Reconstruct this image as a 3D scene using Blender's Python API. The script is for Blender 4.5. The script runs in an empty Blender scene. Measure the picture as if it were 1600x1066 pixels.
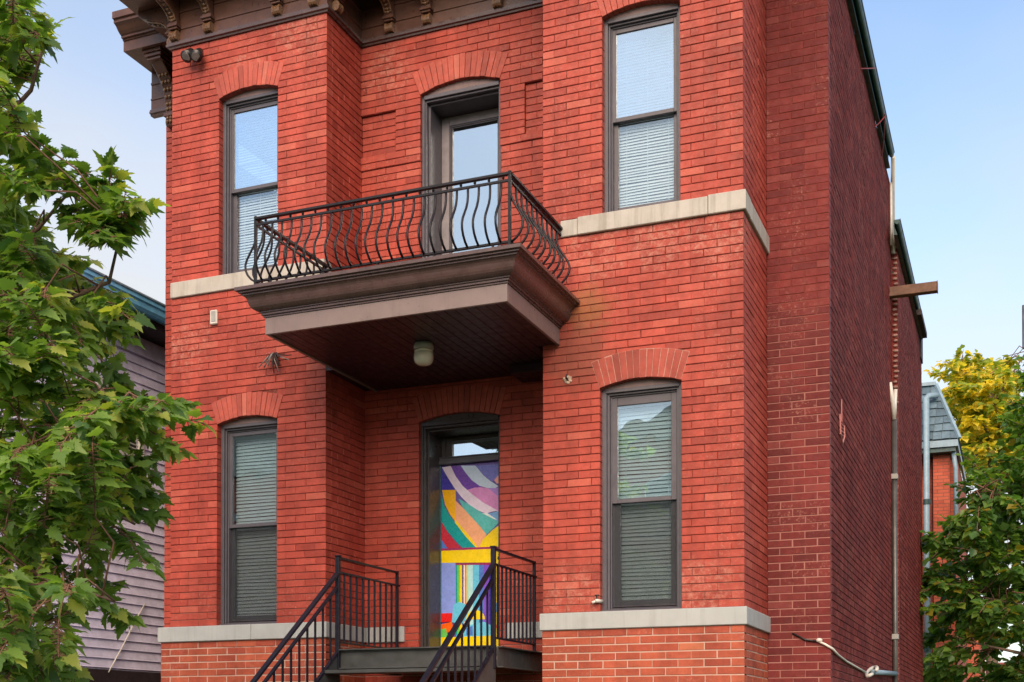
import bpy, bmesh, math, random
from mathutils import Vector, Matrix
R = math.radians
rng = random.Random(11)
scene = bpy.context.scene
COL = scene.collection

# ---------------------------------------------------------------- camera, sky, sun, exposure
CLOUD_SHIFT = 6.5
F_PX, YAW, PITCH, CY = 1955.5, 22.008, 0.844, 1109.55
cam_d = bpy.data.cameras.new("camera"); cam = bpy.data.objects.new("camera", cam_d); COL.objects.link(cam)
cam.rotation_euler = (R(90 + PITCH), 0, R(YAW))
cam_d.sensor_width = 36; cam_d.lens = 36 * F_PX / 1600
cam_d.shift_y = (CY - 533) / 1600
cam_d.clip_start = 0.05; cam_d.clip_end = 2000
scene.camera = cam

SUN_EL, SUN_AZ = 34.0, -15.0         # hazy sun in front of the house
sun_dir = Vector((-math.sin(R(SUN_AZ)) * math.cos(R(SUN_EL)), -math.cos(R(SUN_AZ)) * math.cos(R(SUN_EL)), math.sin(R(SUN_EL))))
w = bpy.data.worlds.new("World"); scene.world = w; w.use_nodes = True
nt = w.node_tree; nt.nodes.clear()
sky = nt.nodes.new("ShaderNodeTexSky"); sky.sky_type = 'NISHITA'; sky.sun_disc = False
sky.sun_elevation = R(SUN_EL); sky.sun_rotation = R(180 + SUN_AZ)
sky.air_density = 1.0; sky.dust_density = 1.2; sky.ozone_density = 0.0; sky.altitude = 100
bg = nt.nodes.new("ShaderNodeBackground"); bg.inputs['Strength'].default_value = 0.088
wo = nt.nodes.new("ShaderNodeOutputWorld")
# thin veil of high cloud, the same kind all over the sky
tc = nt.nodes.new("ShaderNodeTexCoord"); cn = nt.nodes.new("ShaderNodeTexNoise"); cn.inputs['Scale'].default_value = 1.5; cn.inputs['Detail'].default_value = 4; cn.inputs['Roughness'].default_value = 0.45
mp = nt.nodes.new("ShaderNodeMapping"); mp.inputs['Location'].default_value = (CLOUD_SHIFT, 0.3, 0.0); mp.inputs['Scale'].default_value = (1, 1, 1.8)
cr = nt.nodes.new("ShaderNodeValToRGB"); cr.color_ramp.elements[0].position = 0.37; cr.color_ramp.elements[0].color = (0, 0, 0, 1); cr.color_ramp.elements[1].position = 0.62; cr.color_ramp.elements[1].color = (0.85, 0.85, 0.85, 1)
cm = nt.nodes.new("ShaderNodeMix"); cm.data_type = 'RGBA'; cm.inputs[7].default_value = (2.95, 2.90, 2.85, 1)
nt.links.new(tc.outputs['Generated'], mp.inputs[0]); nt.links.new(mp.outputs[0], cn.inputs['Vector']); nt.links.new(cn.outputs['Fac'], cr.inputs[0])
nt.links.new(cr.outputs[0], cm.inputs[0]); nt.links.new(sky.outputs[0], cm.inputs[6]); nt.links.new(cm.outputs[2], bg.inputs[0]); nt.links.new(bg.outputs[0], wo.inputs[0])
sl = bpy.data.lights.new("sun", 'SUN'); sl.energy = 1.5; sl.angle = R(50.0); sl.color = (1.0, 0.72, 0.50)
so = bpy.data.objects.new("sun", sl); COL.objects.link(so)
so.rotation_euler = sun_dir.to_track_quat('Z', 'Y').to_euler(); so.location = sun_dir * 60
vs = scene.view_settings
vs.view_transform = 'Standard'; vs.look = 'None'; vs.gamma = 1; vs.use_curve_mapping = False; vs.exposure = 1.72
try:
    scene.cycles.use_denoising = True; scene.cycles.denoiser = 'OPENIMAGEDENOISE'
    scene.cycles.max_bounces = 8; scene.cycles.transparent_max_bounces = 16
    scene.cycles.caustics_reflective = False; scene.cycles.caustics_refractive = False
except Exception:
    pass

# ---------------------------------------------------------------- materials
MATS = {}
def new_mat(name):
    m = bpy.data.materials.new(name); m.use_nodes = True; n = m.node_tree; n.nodes.clear()
    o = n.nodes.new("ShaderNodeOutputMaterial"); MATS[name] = m
    return m, n, o
def N(n, t, **k):
    x = n.nodes.new(t)
    for a, b in k.items():
        if a in x.inputs: x.inputs[a].default_value = b
        else: setattr(x, a, b)
    return x
def L(n, a, b): n.links.new(a, b)
def noise(n, scale, detail=3, rough=0.55, vec=None, dist=0.0):
    x = N(n, "ShaderNodeTexNoise"); x.inputs['Scale'].default_value = scale; x.inputs['Detail'].default_value = detail
    x.inputs['Roughness'].default_value = rough; x.inputs['Distortion'].default_value = dist
    if vec: L(n, vec, x.inputs['Vector'])
    return x.outputs['Fac']
def ramp(n, src, stops):
    x = N(n, "ShaderNodeValToRGB"); e = x.color_ramp.elements
    while len(e) < len(stops): e.new(0.5)
    for i, (p, c) in enumerate(stops):
        e[i].position = p; e[i].color = (c, c, c, 1) if isinstance(c, (int, float)) else (*c, 1)
    L(n, src, x.inputs[0]); return x.outputs[0]
def mix(n, f, a, b, mode='MIX'):
    x = N(n, "ShaderNodeMix", data_type='RGBA', blend_type=mode)
    for s, v in ((0, f), (6, a), (7, b)):
        if isinstance(v, bpy.types.NodeSocket): L(n, v, x.inputs[s])
        elif isinstance(v, (int, float)): x.inputs[s].default_value = v
        else: x.inputs[s].default_value = (*v, 1)
    return x.outputs[2]
def math_(n, op, a, b=0.0):
    x = N(n, "ShaderNodeMath", operation=op)
    for i, v in enumerate((a, b)):
        if isinstance(v, bpy.types.NodeSocket): L(n, v, x.inputs[i])
        else: x.inputs[i].default_value = v
    return x.outputs[0]
def bsdf(n, o, col, rough=0.5, spec=0.5, bump=None, strength=0.3, dist=0.004, metal=0.0):
    p = N(n, "ShaderNodeBsdfPrincipled")
    for s, v in (('Base Color', col), ('Roughness', rough)):
        if isinstance(v, bpy.types.NodeSocket): L(n, v, p.inputs[s])
        else: p.inputs[s].default_value = (*v, 1) if s == 'Base Color' else v
    p.inputs['Specular IOR Level'].default_value = spec; p.inputs['Metallic'].default_value = metal
    if bump is not None:
        b = N(n, "ShaderNodeBump"); b.inputs['Strength'].default_value = strength; b.inputs['Distance'].default_value = dist
        L(n, bump, b.inputs['Height']); L(n, b.outputs[0], p.inputs['Normal'])
    L(n, p.outputs[0], o.inputs[0]); return p
def pos(n): return N(n, "ShaderNodeNewGeometry").outputs['Position']
def posz(n):
    s = N(n, "ShaderNodeSeparateXYZ"); L(n, pos(n), s.inputs[0]); return s.outputs[2]
def rnd_value(n):
    a = N(n, "ShaderNodeAttribute", attribute_name="rnd"); o = N(n, "ShaderNodeObjectInfo")
    return math_(n, 'FRACT', math_(n, 'ADD', a.outputs['Fac'], o.outputs['Random']))
def plain(name, col, rough=0.5, spec=0.5, var=0.18, scale=9.0, bump=0.15, bscale=60.0, metal=0.0, dirt=None, streak=0.0):
    m, n, o = new_mat(name); P = pos(n)
    f = ramp(n, noise(n, scale, 5, 0.6, P), [(0.3, 1 - var), (0.7, 1 + var)])
    c = mix(n, 1.0, col, f, 'MULTIPLY')
    if streak:
        md = N(n, "ShaderNodeMapping"); md.inputs['Scale'].default_value = (11, 11, 0.8); L(n, P, md.inputs[0])
        c = mix(n, ramp(n, noise(n, 1.3, 5, 0.7, md.outputs[0]), [(0.50, 0.0), (0.70, streak)]), c, (col[0] * .45, col[1] * .43, col[2] * .38))
    if dirt: c = mix(n, ramp(n, noise(n, 3.0, 6, 0.7, P), [(0.52, 0.0), (0.72, 0.55)]), c, dirt)
    r = ramp(n, noise(n, scale * 3, 3, 0.5, P), [(0.3, max(0.02, rough - 0.1)), (0.7, min(1, rough + 0.1))])
    bsdf(n, o, c, r, spec, noise(n, bscale, 4, 0.6, P), bump, 0.003, metal)
    return m

def brick_mat(name, c0, c1, chips=0.5, grime=0.0, rough=0.55, bump=0.45, spec=0.35, stains=False, drips=0.0):
    m, n, o = new_mat(name); P = pos(n); v = rnd_value(n)
    c = mix(n, v, c0, c1)
    c = mix(n, 1.0, c, ramp(n, noise(n, 1.1, 5, 0.65, P), [(0.28, 0.72), (0.72, 1.16)]), 'MULTIPLY')
    mp = N(n, "ShaderNodeMapping"); mp.inputs['Scale'].default_value = (7, 7, 0.55); L(n, P, mp.inputs[0])
    c = mix(n, 1.0, c, ramp(n, noise(n, 1.0, 5, 0.65, mp.outputs[0]), [(0.30, 0.80), (0.60, 1.05)]), 'MULTIPLY')
    c = mix(n, 1.0, c, ramp(n, noise(n, 14, 5, 0.7, P), [(0.3, 0.80), (0.7, 1.14)]), 'MULTIPLY')
    pale = math_(n, 'MULTIPLY', ramp(n, noise(n, 2.3, 3, 0.5, P), [(0.47, 0.0), (0.62, 1.0)]), ramp(n, noise(n, 38, 6, 0.8, P), [(0.54, 0.0), (0.66, chips)]))
    c = mix(n, pale, c, (0.50, 0.27, 0.21))
    def spot(x, y, z, r, soft, amount):        # a stain with its own place and ragged edge
        d = N(n, "ShaderNodeVectorMath", operation='DISTANCE'); L(n, P, d.inputs[0]); d.inputs[1].default_value = (x, y, z)
        e = math_(n, 'ADD', d.outputs['Value'], math_(n, 'MULTIPLY', math_(n, 'SUBTRACT', noise(n, 9, 5, 0.7, P), 0.5), soft))
        return ramp(n, e, [(max(0, r - 0.16), amount), (r, 0.0)])
    if stains:
        c = mix(n, spot(-3.42, 10.18, 3.62, 0.27, 0.35, 0.5), c, (0.20, 0.115, 0.030))
        c = mix(n, spot(-3.50, 10.18, 3.24, 0.36, 0.5, 0.60), c, (0.17, 0.055, 0.035))
        for q in ((-3.35, 10.18, 4.12), (-2.75, 10.18, 4.16), (-2.2, 10.18, 4.05), (-6.3, 10.18, 6.62), (-6.9, 10.18, 6.30), (-7.6, 10.18, 3.75), (-5.7, 10.86, 6.5), (-2.4, 10.18, 1.12), (-3.55, 10.18, 1.15)):
            c = mix(n, math_(n, 'MULTIPLY', spot(*q, 0.34, 0.5, 0.55), ramp(n, noise(n, 24, 6, 0.8, P), [(0.46, 0.0), (0.66, 1.0)])), c, (0.52, 0.27, 0.21))
    odd = ramp(n, v, [(0.955, 0.0), (0.96, 0.35)])
    c = mix(n, odd, c, (c1[0] * 1.12, c1[1] * 1.9, c1[2] * 1.9))
    c = mix(n, ramp(n, v, [(0.0, 0.30), (0.05, 0.28), (0.055, 0.0)]), c, (c0[0] * .55, c0[1] * .6, c0[2] * .7))
    if drips:
        md = N(n, "ShaderNodeMapping"); md.inputs['Scale'].default_value = (9, 5, 0.5); L(n, P, md.inputs[0])
        c = mix(n, ramp(n, noise(n, 1.6, 6, 0.75, md.outputs[0]), [(0.58, 0.0), (0.72, drips)]), c, (0.46, 0.21, 0.18))
    if grime: c = mix(n, ramp(n, noise(n, 0.8, 6, 0.65, P, 0.6), [(0.42, 0.0), (0.7, grime)]), c, (0.10, 0.025, 0.03))
    h = math_(n, 'ADD', noise(n, 30, 6, 0.65, P), math_(n, 'MULTIPLY', noise(n, 130, 3, 0.6, P), 0.5))
    bsdf(n, o, c, ramp(n, noise(n, 25, 3, 0.5, P), [(0.3, rough - 0.08), (0.7, rough + 0.15)]), spec, h, bump, 0.006)
    return m
def mortar_mat(name, dark, pale, stops):
    m, n, o = new_mat(name); P = pos(n)
    z = math_(n, 'ADD', math_(n, 'MULTIPLY', posz(n), 0.1), math_(n, 'MULTIPLY', math_(n, 'SUBTRACT', noise(n, 2.2, 5, 0.7, P), 0.5), 0.12))
    f = ramp(n, math_(n, 'ADD', z, 0.2), stops)
    sp = ramp(n, noise(n, 55, 4, 0.7, P), [(0.55, 0.0), (0.62, 0.35)])
    f2 = N(n, "ShaderNodeMath", operation='MAXIMUM'); L(n, f, f2.inputs[0]); L(n, math_(n, 'MULTIPLY', sp, ramp(n, noise(n, 1.7, 3, 0.5, P), [(0.5, 0.0), (0.62, 1.0)])), f2.inputs[1])
    bsdf(n, o, mix(n, f2.outputs[0], dark, pale), 0.85, 0.2, noise(n, 90, 4, 0.6, P), 0.5, 0.004)
    return m
RED0, RED1 = (0.32, 0.046, 0.031), (0.405, 0.069, 0.047)
M_BRICK = brick_mat("painted_brick", RED0, RED1, stains=True)
M_BRICK_SIDE = brick_mat("side_brick", (0.120, 0.020, 0.020), (0.190, 0.035, 0.031), 0.7, 0.45, 0.75, 0.8, 0.08, drips=0.5)  # same red paint, darkened: the side wall's shade is in the base colour
M_BRICK_MAIN = brick_mat("shaded_main_brick", (0.130, 0.019, 0.020), (0.178, 0.030, 0.028), 0.5, 0.15, 0.6, 0.5, 0.2)  # front paint darkened to hold the shade beside the right bay
M_BRICK_BASE = brick_mat("base_brick", (0.32, 0.058, 0.032), (0.42, 0.098, 0.050), 0.5)
M_ARCH = brick_mat("arch_brick", (0.37, 0.075, 0.055), (0.43, 0.09, 0.065), 0.35)
M_ARCH_DULL = brick_mat("dull_arch_brick", (0.27, 0.050, 0.036), (0.33, 0.064, 0.046), 0.5)
M_MORTAR = mortar_mat("painted_joint", (0.15, 0.034, 0.027), (0.46, 0.33, 0.28), [(0.275, 1.0), (0.30, 0.25), (0.36, 0.0)])
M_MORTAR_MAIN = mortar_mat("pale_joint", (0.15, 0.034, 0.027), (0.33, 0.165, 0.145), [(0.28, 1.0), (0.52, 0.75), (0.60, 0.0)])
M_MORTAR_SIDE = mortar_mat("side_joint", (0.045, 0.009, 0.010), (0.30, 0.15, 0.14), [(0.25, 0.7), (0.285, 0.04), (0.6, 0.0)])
M_STONE = plain("sill_stone", (0.40, 0.39, 0.365), 0.7, 0.3, 0.10, 5, 0.35, 80, dirt=(0.29, 0.26, 0.21), streak=0.5)
M_STONE_LOW = plain("painted_sill", (0.35, 0.385, 0.40), 0.55, 0.4, 0.08, 4, 0.25, 70, streak=0.28)
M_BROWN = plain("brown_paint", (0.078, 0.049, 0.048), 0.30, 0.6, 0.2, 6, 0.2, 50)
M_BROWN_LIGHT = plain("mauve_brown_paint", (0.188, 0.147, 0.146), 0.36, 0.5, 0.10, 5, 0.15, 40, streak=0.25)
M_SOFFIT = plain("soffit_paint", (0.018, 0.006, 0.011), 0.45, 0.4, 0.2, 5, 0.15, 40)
M_CORN = plain("cornice_paint", (0.088, 0.040, 0.028), 0.36, 0.5, 0.25, 8, 0.4, 45, dirt=(0.05, 0.03, 0.03))
M_GILT = plain("worn_ornament", (0.15, 0.082, 0.044), 0.3, 0.6, 0.4, 30, 0.6, 60)
M_FRAME = plain("window_frame_paint", (0.080, 0.078, 0.098), 0.38, 0.5, 0.12, 8, 0.15, 60)
M_FRAME_DARK = plain("door_frame_paint", (0.045, 0.040, 0.044), 0.35, 0.5, 0.2, 8, 0.15, 60)
M_FILL = plain("arch_board_paint", (0.17, 0.12, 0.12), 0.5, 0.4, 0.15, 8, 0.2, 40)
M_IRON = plain("black_iron", (0.007, 0.008, 0.013), 0.42, 0.3, 0.4, 20, 0.5, 70, dirt=(0.009, 0.010, 0.016))
M_IRON2 = plain("stair_iron", (0.009, 0.009, 0.018), 0.42, 0.3, 0.3, 16, 0.3, 70)
M_STEEL = plain("grey_steel", (0.050, 0.056, 0.058), 0.5, 0.5, 0.3, 7, 0.3, 50, dirt=(0.03, 0.025, 0.022))
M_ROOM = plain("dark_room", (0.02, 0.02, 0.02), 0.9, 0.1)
M_WHITE = plain("white_plastic", (0.55, 0.55, 0.52), 0.4, 0.5, 0.1)
M_GREY = plain("grey_plastic", (0.28, 0.29, 0.28), 0.45, 0.5, 0.15)
M_BLACK = plain("black_plastic", (0.012, 0.012, 0.013), 0.35, 0.5)
M_CABLE = plain("grey_cable", (0.20, 0.19, 0.19), 0.5, 0.4, 0.3, 30)
M_ZINC = plain("zinc_pipe", (0.085, 0.085, 0.082), 0.4, 0.5, 0.25, 6, 0.2, 40, 0.4)
M_TEAL = plain("teal_paint", (0.012, 0.055, 0.062), 0.45, 0.5, 0.35, 6, 0.3, 40)
M_BLUE = plain("blue_gutter", (0.18, 0.55, 0.88), 0.35, 0.5, 0.2)
M_BLUE_PALE = plain("pale_blue_metal", (0.19, 0.29, 0.37), 0.45, 0.5, 0.15)
M_BEAM = plain("weathered_beam", (0.15, 0.085, 0.06), 0.7, 0.3, 0.25, 12, 0.5, 40)
M_SIDING = plain("lavender_siding", (0.68, 0.67, 0.88), 0.65, 0.3, 0.16, 7, 0.4, 45, dirt=(0.56, 0.54, 0.74))
M_DARKWOOD = plain("dark_eave", (0.035, 0.025, 0.028), 0.7, 0.3, 0.3)
M_SHAKE = plain("wood_shake", (0.34, 0.29, 0.24), 0.8, 0.2, 0.3, 14, 0.5, 40)
M_SLATE = None
M_ORANGE = brick_mat("orange_brick", (0.40, 0.10, 0.06), (0.46, 0.13, 0.08), 0.3)
M_PINK = plain("pink_render", (0.45, 0.25, 0.25), 0.7, 0.3)
M_ASPHALT = plain("asphalt", (0.05, 0.05, 0.052), 0.85, 0.3, 0.2, 3, 0.5, 120)
M_CONC = plain("concrete", (0.32, 0.31, 0.29), 0.8, 0.3, 0.15, 4, 0.4, 60)
M_GRASS = plain("grass", (0.05, 0.085, 0.03), 0.9, 0.2, 0.4, 6, 0.8, 40)
M_BARK = plain("bark", (0.12, 0.085, 0.065), 0.85, 0.2, 0.4, 12, 0.9, 30)
M_TWIG = plain("twig", (0.17, 0.09, 0.065), 0.7, 0.3, 0.3, 20, 0.5, 60)
def far_brick():
    m, n, o = new_mat("far_brick"); s_ = N(n, "ShaderNodeSeparateXYZ"); L(n, pos(n), s_.inputs[0]); cb = N(n, "ShaderNodeCombineXYZ")
    L(n, math_(n, 'ADD', s_.outputs[0], s_.outputs[1]), cb.inputs[0]); L(n, s_.outputs[2], cb.inputs[1])
    b = N(n, "ShaderNodeTexBrick"); L(n, cb.outputs[0], b.inputs['Vector']); b.inputs['Scale'].default_value = 1.0
    for k, v in (('Brick Width', 0.22), ('Row Height', 0.072), ('Mortar Size', 0.007)): b.inputs[k].default_value = v
    b.inputs['Color1'].default_value = (0.36, 0.075, 0.045, 1); b.inputs['Color2'].default_value = (0.44, 0.105, 0.06, 1); b.inputs['Mortar'].default_value = (0.16, 0.07, 0.055, 1)
    c = mix(n, 1.0, b.outputs['Color'], ramp(n, noise(n, 3, 5, 0.6, pos(n)), [(0.3, 0.75), (0.7, 1.15)]), 'MULTIPLY')
    bsdf(n, o, c, 0.75, 0.2, b.outputs['Fac'], -0.4, 0.006); return m
M_FAR_BRICK = far_brick()
def slate_mat():
    m, n, o = new_mat("slate"); P = pos(n)
    c = mix(n, rnd_value(n), (0.048, 0.095, 0.135), (0.10, 0.17, 0.225))
    c = mix(n, 1.0, c, ramp(n, noise(n, 12, 5, 0.6, P), [(0.3, 0.75), (0.7, 1.2)]), 'MULTIPLY')
    bsdf(n, o, c, 0.5, 0.5, noise(n, 30, 4, 0.6, P), 0.4); return m
M_SLATE = slate_mat()
def glass_mat(name, ior, tint, rough=0.0, wav=0.0):
    m, n, o = new_mat(name)
    t = N(n, "ShaderNodeBsdfTransparent"); t.inputs[0].default_value = (*tint, 1)
    g = N(n, "ShaderNodeBsdfGlossy"); g.inputs['Roughness'].default_value = rough; g.inputs[0].default_value = (0.82, 0.93, 1, 1)
    r0 = ((ior - 1) / (ior + 1)) ** 2
    lw = N(n, "ShaderNodeLayerWeight"); lw.inputs['Blend'].default_value = 0.5
    fac = math_(n, 'ADD', math_(n, 'MULTIPLY', math_(n, 'POWER', lw.outputs['Facing'], 5.0), 1 - r0), r0)
    b = N(n, "ShaderNodeBump"); b.inputs['Strength'].default_value = wav; b.inputs['Distance'].default_value = 0.02
    L(n, noise(n, 3.5, 1, 0.4, pos(n)), b.inputs['Height']); L(n, b.outputs[0], g.inputs['Normal'])
    x = N(n, "ShaderNodeMixShader"); L(n, fac, x.inputs[0]); L(n, t.outputs[0], x.inputs[1]); L(n, g.outputs[0], x.inputs[2])
    L(n, x.outputs[0], o.inputs[0]); return m
M_GLASS = glass_mat("window_glass", 6.0, (0.80, 0.90, 0.96), 0.0, 0.06)
M_GLASS_LOW = glass_mat("lower_window_glass", 2.3, (0.90, 0.95, 0.97), 0.0, 0.06)
M_GLASS_TRANSOM = glass_mat("transom_glass", 3.4, (0.6, 0.65, 0.68), 0.0, 0.25)
M_GLASS_MID = glass_mat("upper_sash_glass", 3.0, (0.86, 0.95, 0.98), 0.0, 0.08)
M_GLASS_DOOR = glass_mat("door_glass", 7.0, (0.58, 0.68, 0.76), 0.0, 0.03)
def screen_mat():
    m, n, o = new_mat("insect_mesh")
    t = N(n, "ShaderNodeBsdfTransparent"); d = N(n, "ShaderNodeBsdfDiffuse"); d.inputs[0].default_value = (0.03, 0.042, 0.05, 1)
    x = N(n, "ShaderNodeMixShader"); x.inputs[0].default_value = 0.28
    L(n, t.outputs[0], x.inputs[1]); L(n, d.outputs[0], x.inputs[2]); L(n, x.outputs[0], o.inputs[0]); return m
M_SCREEN = screen_mat()
M_BLIND = plain("blind_slat", (0.74, 0.79, 0.81), 0.5, 0.4, 0.05)
def globe_mat():
    m, n, o = new_mat("ribbed_glass_globe"); p = bsdf(n, o, (0.72, 0.72, 0.60), 0.15, 0.6)
    p.inputs['Transmission Weight'].default_value = 0.25; p.inputs['Subsurface Weight'].default_value = 0.2; return m
M_GLOBE = globe_mat()
def leaf_mat(name, c0, c1, trans, c2=None, thr=0.9):
    m, n, o = new_mat(name); v = rnd_value(n); P = pos(n)
    c = mix(n, v, c0, c1)
    c = mix(n, 1.0, c, ramp(n, noise(n, 2.2, 3, 0.5, P), [(0.3, 0.75), (0.7, 1.25)]), 'MULTIPLY')
    if c2: c = mix(n, ramp(n, v, [(thr, 0.0), (thr + 0.02, 1.0)]), c, c2)
    p = N(n, "ShaderNodeBsdfPrincipled"); L(n, c, p.inputs['Base Color']); p.inputs['Roughness'].default_value = 0.38; p.inputs['Specular IOR Level'].default_value = 0.4
    t = N(n, "ShaderNodeBsdfTranslucent"); L(n, mix(n, 1.0, c, (1.5, 1.55, 0.55), 'MULTIPLY'), t.inputs[0])
    x = N(n, "ShaderNodeMixShader"); x.inputs[0].default_value = trans
    L(n, p.outputs[0], x.inputs[1]); L(n, t.outputs[0], x.inputs[2]); L(n, x.outputs[0], o.inputs[0]); return m
M_LEAF = leaf_mat("maple_leaf", (0.050, 0.130, 0.038), (0.21, 0.34, 0.07), 0.5, (0.32, 0.38, 0.085), 0.86)
M_LEAF2 = leaf_mat("green_leaf", (0.062, 0.155, 0.042), (0.17, 0.29, 0.06), 0.5, (0.26, 0.22, 0.03), 0.95)
M_LEAF_GOLD = leaf_mat("golden_leaf", (0.60, 0.48, 0.045), (0.78, 0.64, 0.10), 0.5, (0.28, 0.36, 0.07), 0.72)

# ---------------------------------------------------------------- mesh helpers
ORG = {}
class MB:
    def __init__(s): s.v = []; s.f = []; s.m = []; s.r = []
    def add(s, vs, fs, mi=0, r=0.0):
        b = len(s.v); s.v += [tuple(p) for p in vs]; s.f += [tuple(b + i for i in f) for f in fs]; s.m += [mi] * len(fs); s.r += [r] * len(vs); return s
    def box(s, x0, x1, y0, y1, z0, z1, mi=0, r=0.0):
        return s.add([(x, y, z) for z in (z0, z1) for x, y in ((x0, y0), (x1, y0), (x1, y1), (x0, y1))],
                     [(3, 2, 1, 0), (4, 5, 6, 7), (0, 1, 5, 4), (1, 2, 6, 5), (2, 3, 7, 6), (3, 0, 4, 7)], mi, r)
    def quad(s, a, b, c, d, mi=0): return s.add([a, b, c, d], [(0, 1, 2, 3)], mi)
    def prism(s, poly, ext, mi=0):
        n = len(poly); P = [Vector(p) for p in poly]; e = Vector(ext)
        return s.add(P + [p + e for p in P], [tuple(range(n))[::-1], tuple(range(n, 2 * n))] + [(i, (i + 1) % n, n + (i + 1) % n, n + i) for i in range(n)], mi)
    def tube(s, path, r, n=8, r1=None, mi=0):
        P = [Vector(p) for p in path]; m = len(P); r1 = r if r1 is None else r1; vs = []
        prev = None
        for i, p in enumerate(P):
            t = (P[min(i + 1, m - 1)] - P[max(i - 1, 0)]).normalized()
            a = prev - t * prev.dot(t) if prev else (Vector((0, 0, 1)) if abs(t.z) < 0.9 else Vector((1, 0, 0))).cross(t)
            a.normalize(); prev = a; b = t.cross(a); rr = r + (r1 - r) * i / max(1, m - 1)
            vs += [p + a * (rr * math.cos(2 * math.pi * k / n)) + b * (rr * math.sin(2 * math.pi * k / n)) for k in range(n)]
        fs = [(i * n + k, i * n + (k + 1) % n, (i + 1) * n + (k + 1) % n, (i + 1) * n + k) for i in range(m - 1) for k in range(n)]
        return s.add(vs, fs + [tuple(range(n))[::-1], tuple(range((m - 1) * n, m * n))], mi)
    def bar(s, a, b, wd, ht, up=(0, 0, 1), mi=0):
        a, b = Vector(a), Vector(b); t = (b - a).normalized(); x = t.cross(Vector(up))
        if x.length < 1e-4: x = t.cross(Vector((0, 1, 0)))
        x.normalize(); y = x.cross(t); c = [(-.5, -.5), (.5, -.5), (.5, .5), (-.5, .5)]
        return s.add([p + x * (i * wd) + y * (j * ht) for p in (a, b) for i, j in c], [(0, 1, 2, 3), (7, 6, 5, 4), (0, 4, 5, 1), (1, 5, 6, 2), (2, 6, 7, 3), (3, 7, 4, 0)], mi)
    def lathe(s, prof, c, n=20, mi=0, axis='z'):
        c = Vector(c); vs = []
        for r_, h in prof:
            for k in range(n):
                a = 2 * math.pi * k / n; x, y = r_ * math.cos(a), r_ * math.sin(a)
                vs.append(c + (Vector((x, y, h)) if axis == 'z' else Vector((x, h, y)) if axis == 'y' else Vector((h, x, y))))
        m = len(prof)
        return s.add(vs, [(i * n + k, i * n + (k + 1) % n, (i + 1) * n + (k + 1) % n, (i + 1) * n + k) for i in range(m - 1) for k in range(n)] + [tuple(range(n))[::-1], tuple(range((m - 1) * n, m * n))], mi)
    def blob(s, c, rx, ry, rz, n=8, m=6, mi=0):
        c = Vector(c); vs = []
        for i in range(1, m):
            t = math.pi * i / m
            vs += [c + Vector((rx * math.sin(t) * math.cos(2 * math.pi * k / n), ry * math.sin(t) * math.sin(2 * math.pi * k / n), rz * math.cos(t))) for k in range(n)]
        fs = [(i * n + k, (i + 1) * n + k, (i + 1) * n + (k + 1) % n, i * n + (k + 1) % n) for i in range(m - 2) for k in range(n)]
        b = len(vs); vs += [c + Vector((0, 0, rz)), c - Vector((0, 0, rz))]
        fs += [(b, k, (k + 1) % n) for k in range(n)] + [(b + 1, (m - 2) * n + (k + 1) % n, (m - 2) * n + k) for k in range(n)]
        return s.add(vs, fs, mi)
    def sweep(s, path, prof, closed_ends=True, mi=0):
        """profile (o, z): o outward to the right of the travel direction, mitred"""
        P = [Vector((x, y)) for x, y in path]; n = len(P); nor = []
        for i in range(n):
            ds = []
            if i > 0: ds.append((P[i] - P[i - 1]).normalized())
            if i < n - 1: ds.append((P[i + 1] - P[i]).normalized())
            ns = [Vector((d.y, -d.x)) for d in ds]
            if len(ns) == 1: nor.append(ns[0])
            else: q = ns[0] + ns[1]; nor.append(q / (q.dot(ns[0])))
        k = len(prof)
        vs = [(P[i].x + nor[i].x * o, P[i].y + nor[i].y * o, z) for i in range(n) for o, z in prof]
        fs = [(i * k + j, (i + 1) * k + j, (i + 1) * k + j + 1, i * k + j + 1) for i in range(n - 1) for j in range(k - 1)]
        if closed_ends: fs += [tuple(range(k))[::-1], tuple(range((n - 1) * k, n * k))]
        return s.add(vs, fs, mi)
    def build(s, name, mat, parent=None, smooth=False, bevel=0.0, at=None, flip=True):
        org = ORG.get(parent, Vector((0, 0, 0))); base = Vector(at) if at is not None else org
        me = bpy.data.meshes.new(name); me.from_pydata([(x - base.x, y - base.y, z - base.z) for x, y, z in s.v], [], s.f)
        for m in (mat if isinstance(mat, (list, tuple)) else [mat]): me.materials.append(m)
        me.polygons.foreach_set("material_index", s.m)
        if any(s.r):
            a = me.attributes.new("rnd", 'FLOAT', 'POINT'); a.data.foreach_set("value", s.r)
        if flip or bevel:
            bm = bmesh.new(); bm.from_mesh(me)
            bmesh.ops.recalc_face_normals(bm, faces=bm.faces)
            if bevel:
                es = [e for e in bm.edges if len(e.link_faces) == 2 and e.calc_face_angle(0) > 0.5]
                bmesh.ops.bevel(bm, geom=es, offset=bevel, segments=1, affect='EDGES', clamp_overlap=True)
            bm.to_mesh(me); bm.free()
        if smooth: me.polygons.foreach_set("use_smooth", [True] * len(me.polygons))
        me.update()
        o = bpy.data.objects.new(name, me); COL.objects.link(o)
        if parent: o.parent = parent
        o.location = base - org; ORG[o] = base
        return o
def tag(o, label=None, cat=None, group=None, kind=None):
    for k, v in (('label', label), ('category', cat), ('group', group), ('kind', kind)):
        if v: o[k] = v
    return o
def empty(name, loc, label, cat, group=None):
    o = bpy.data.objects.new(name, None); COL.objects.link(o); o.location = loc; o.empty_display_size = 0.2
    ORG[o] = Vector(loc); return tag(o, label, cat, group)

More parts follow.
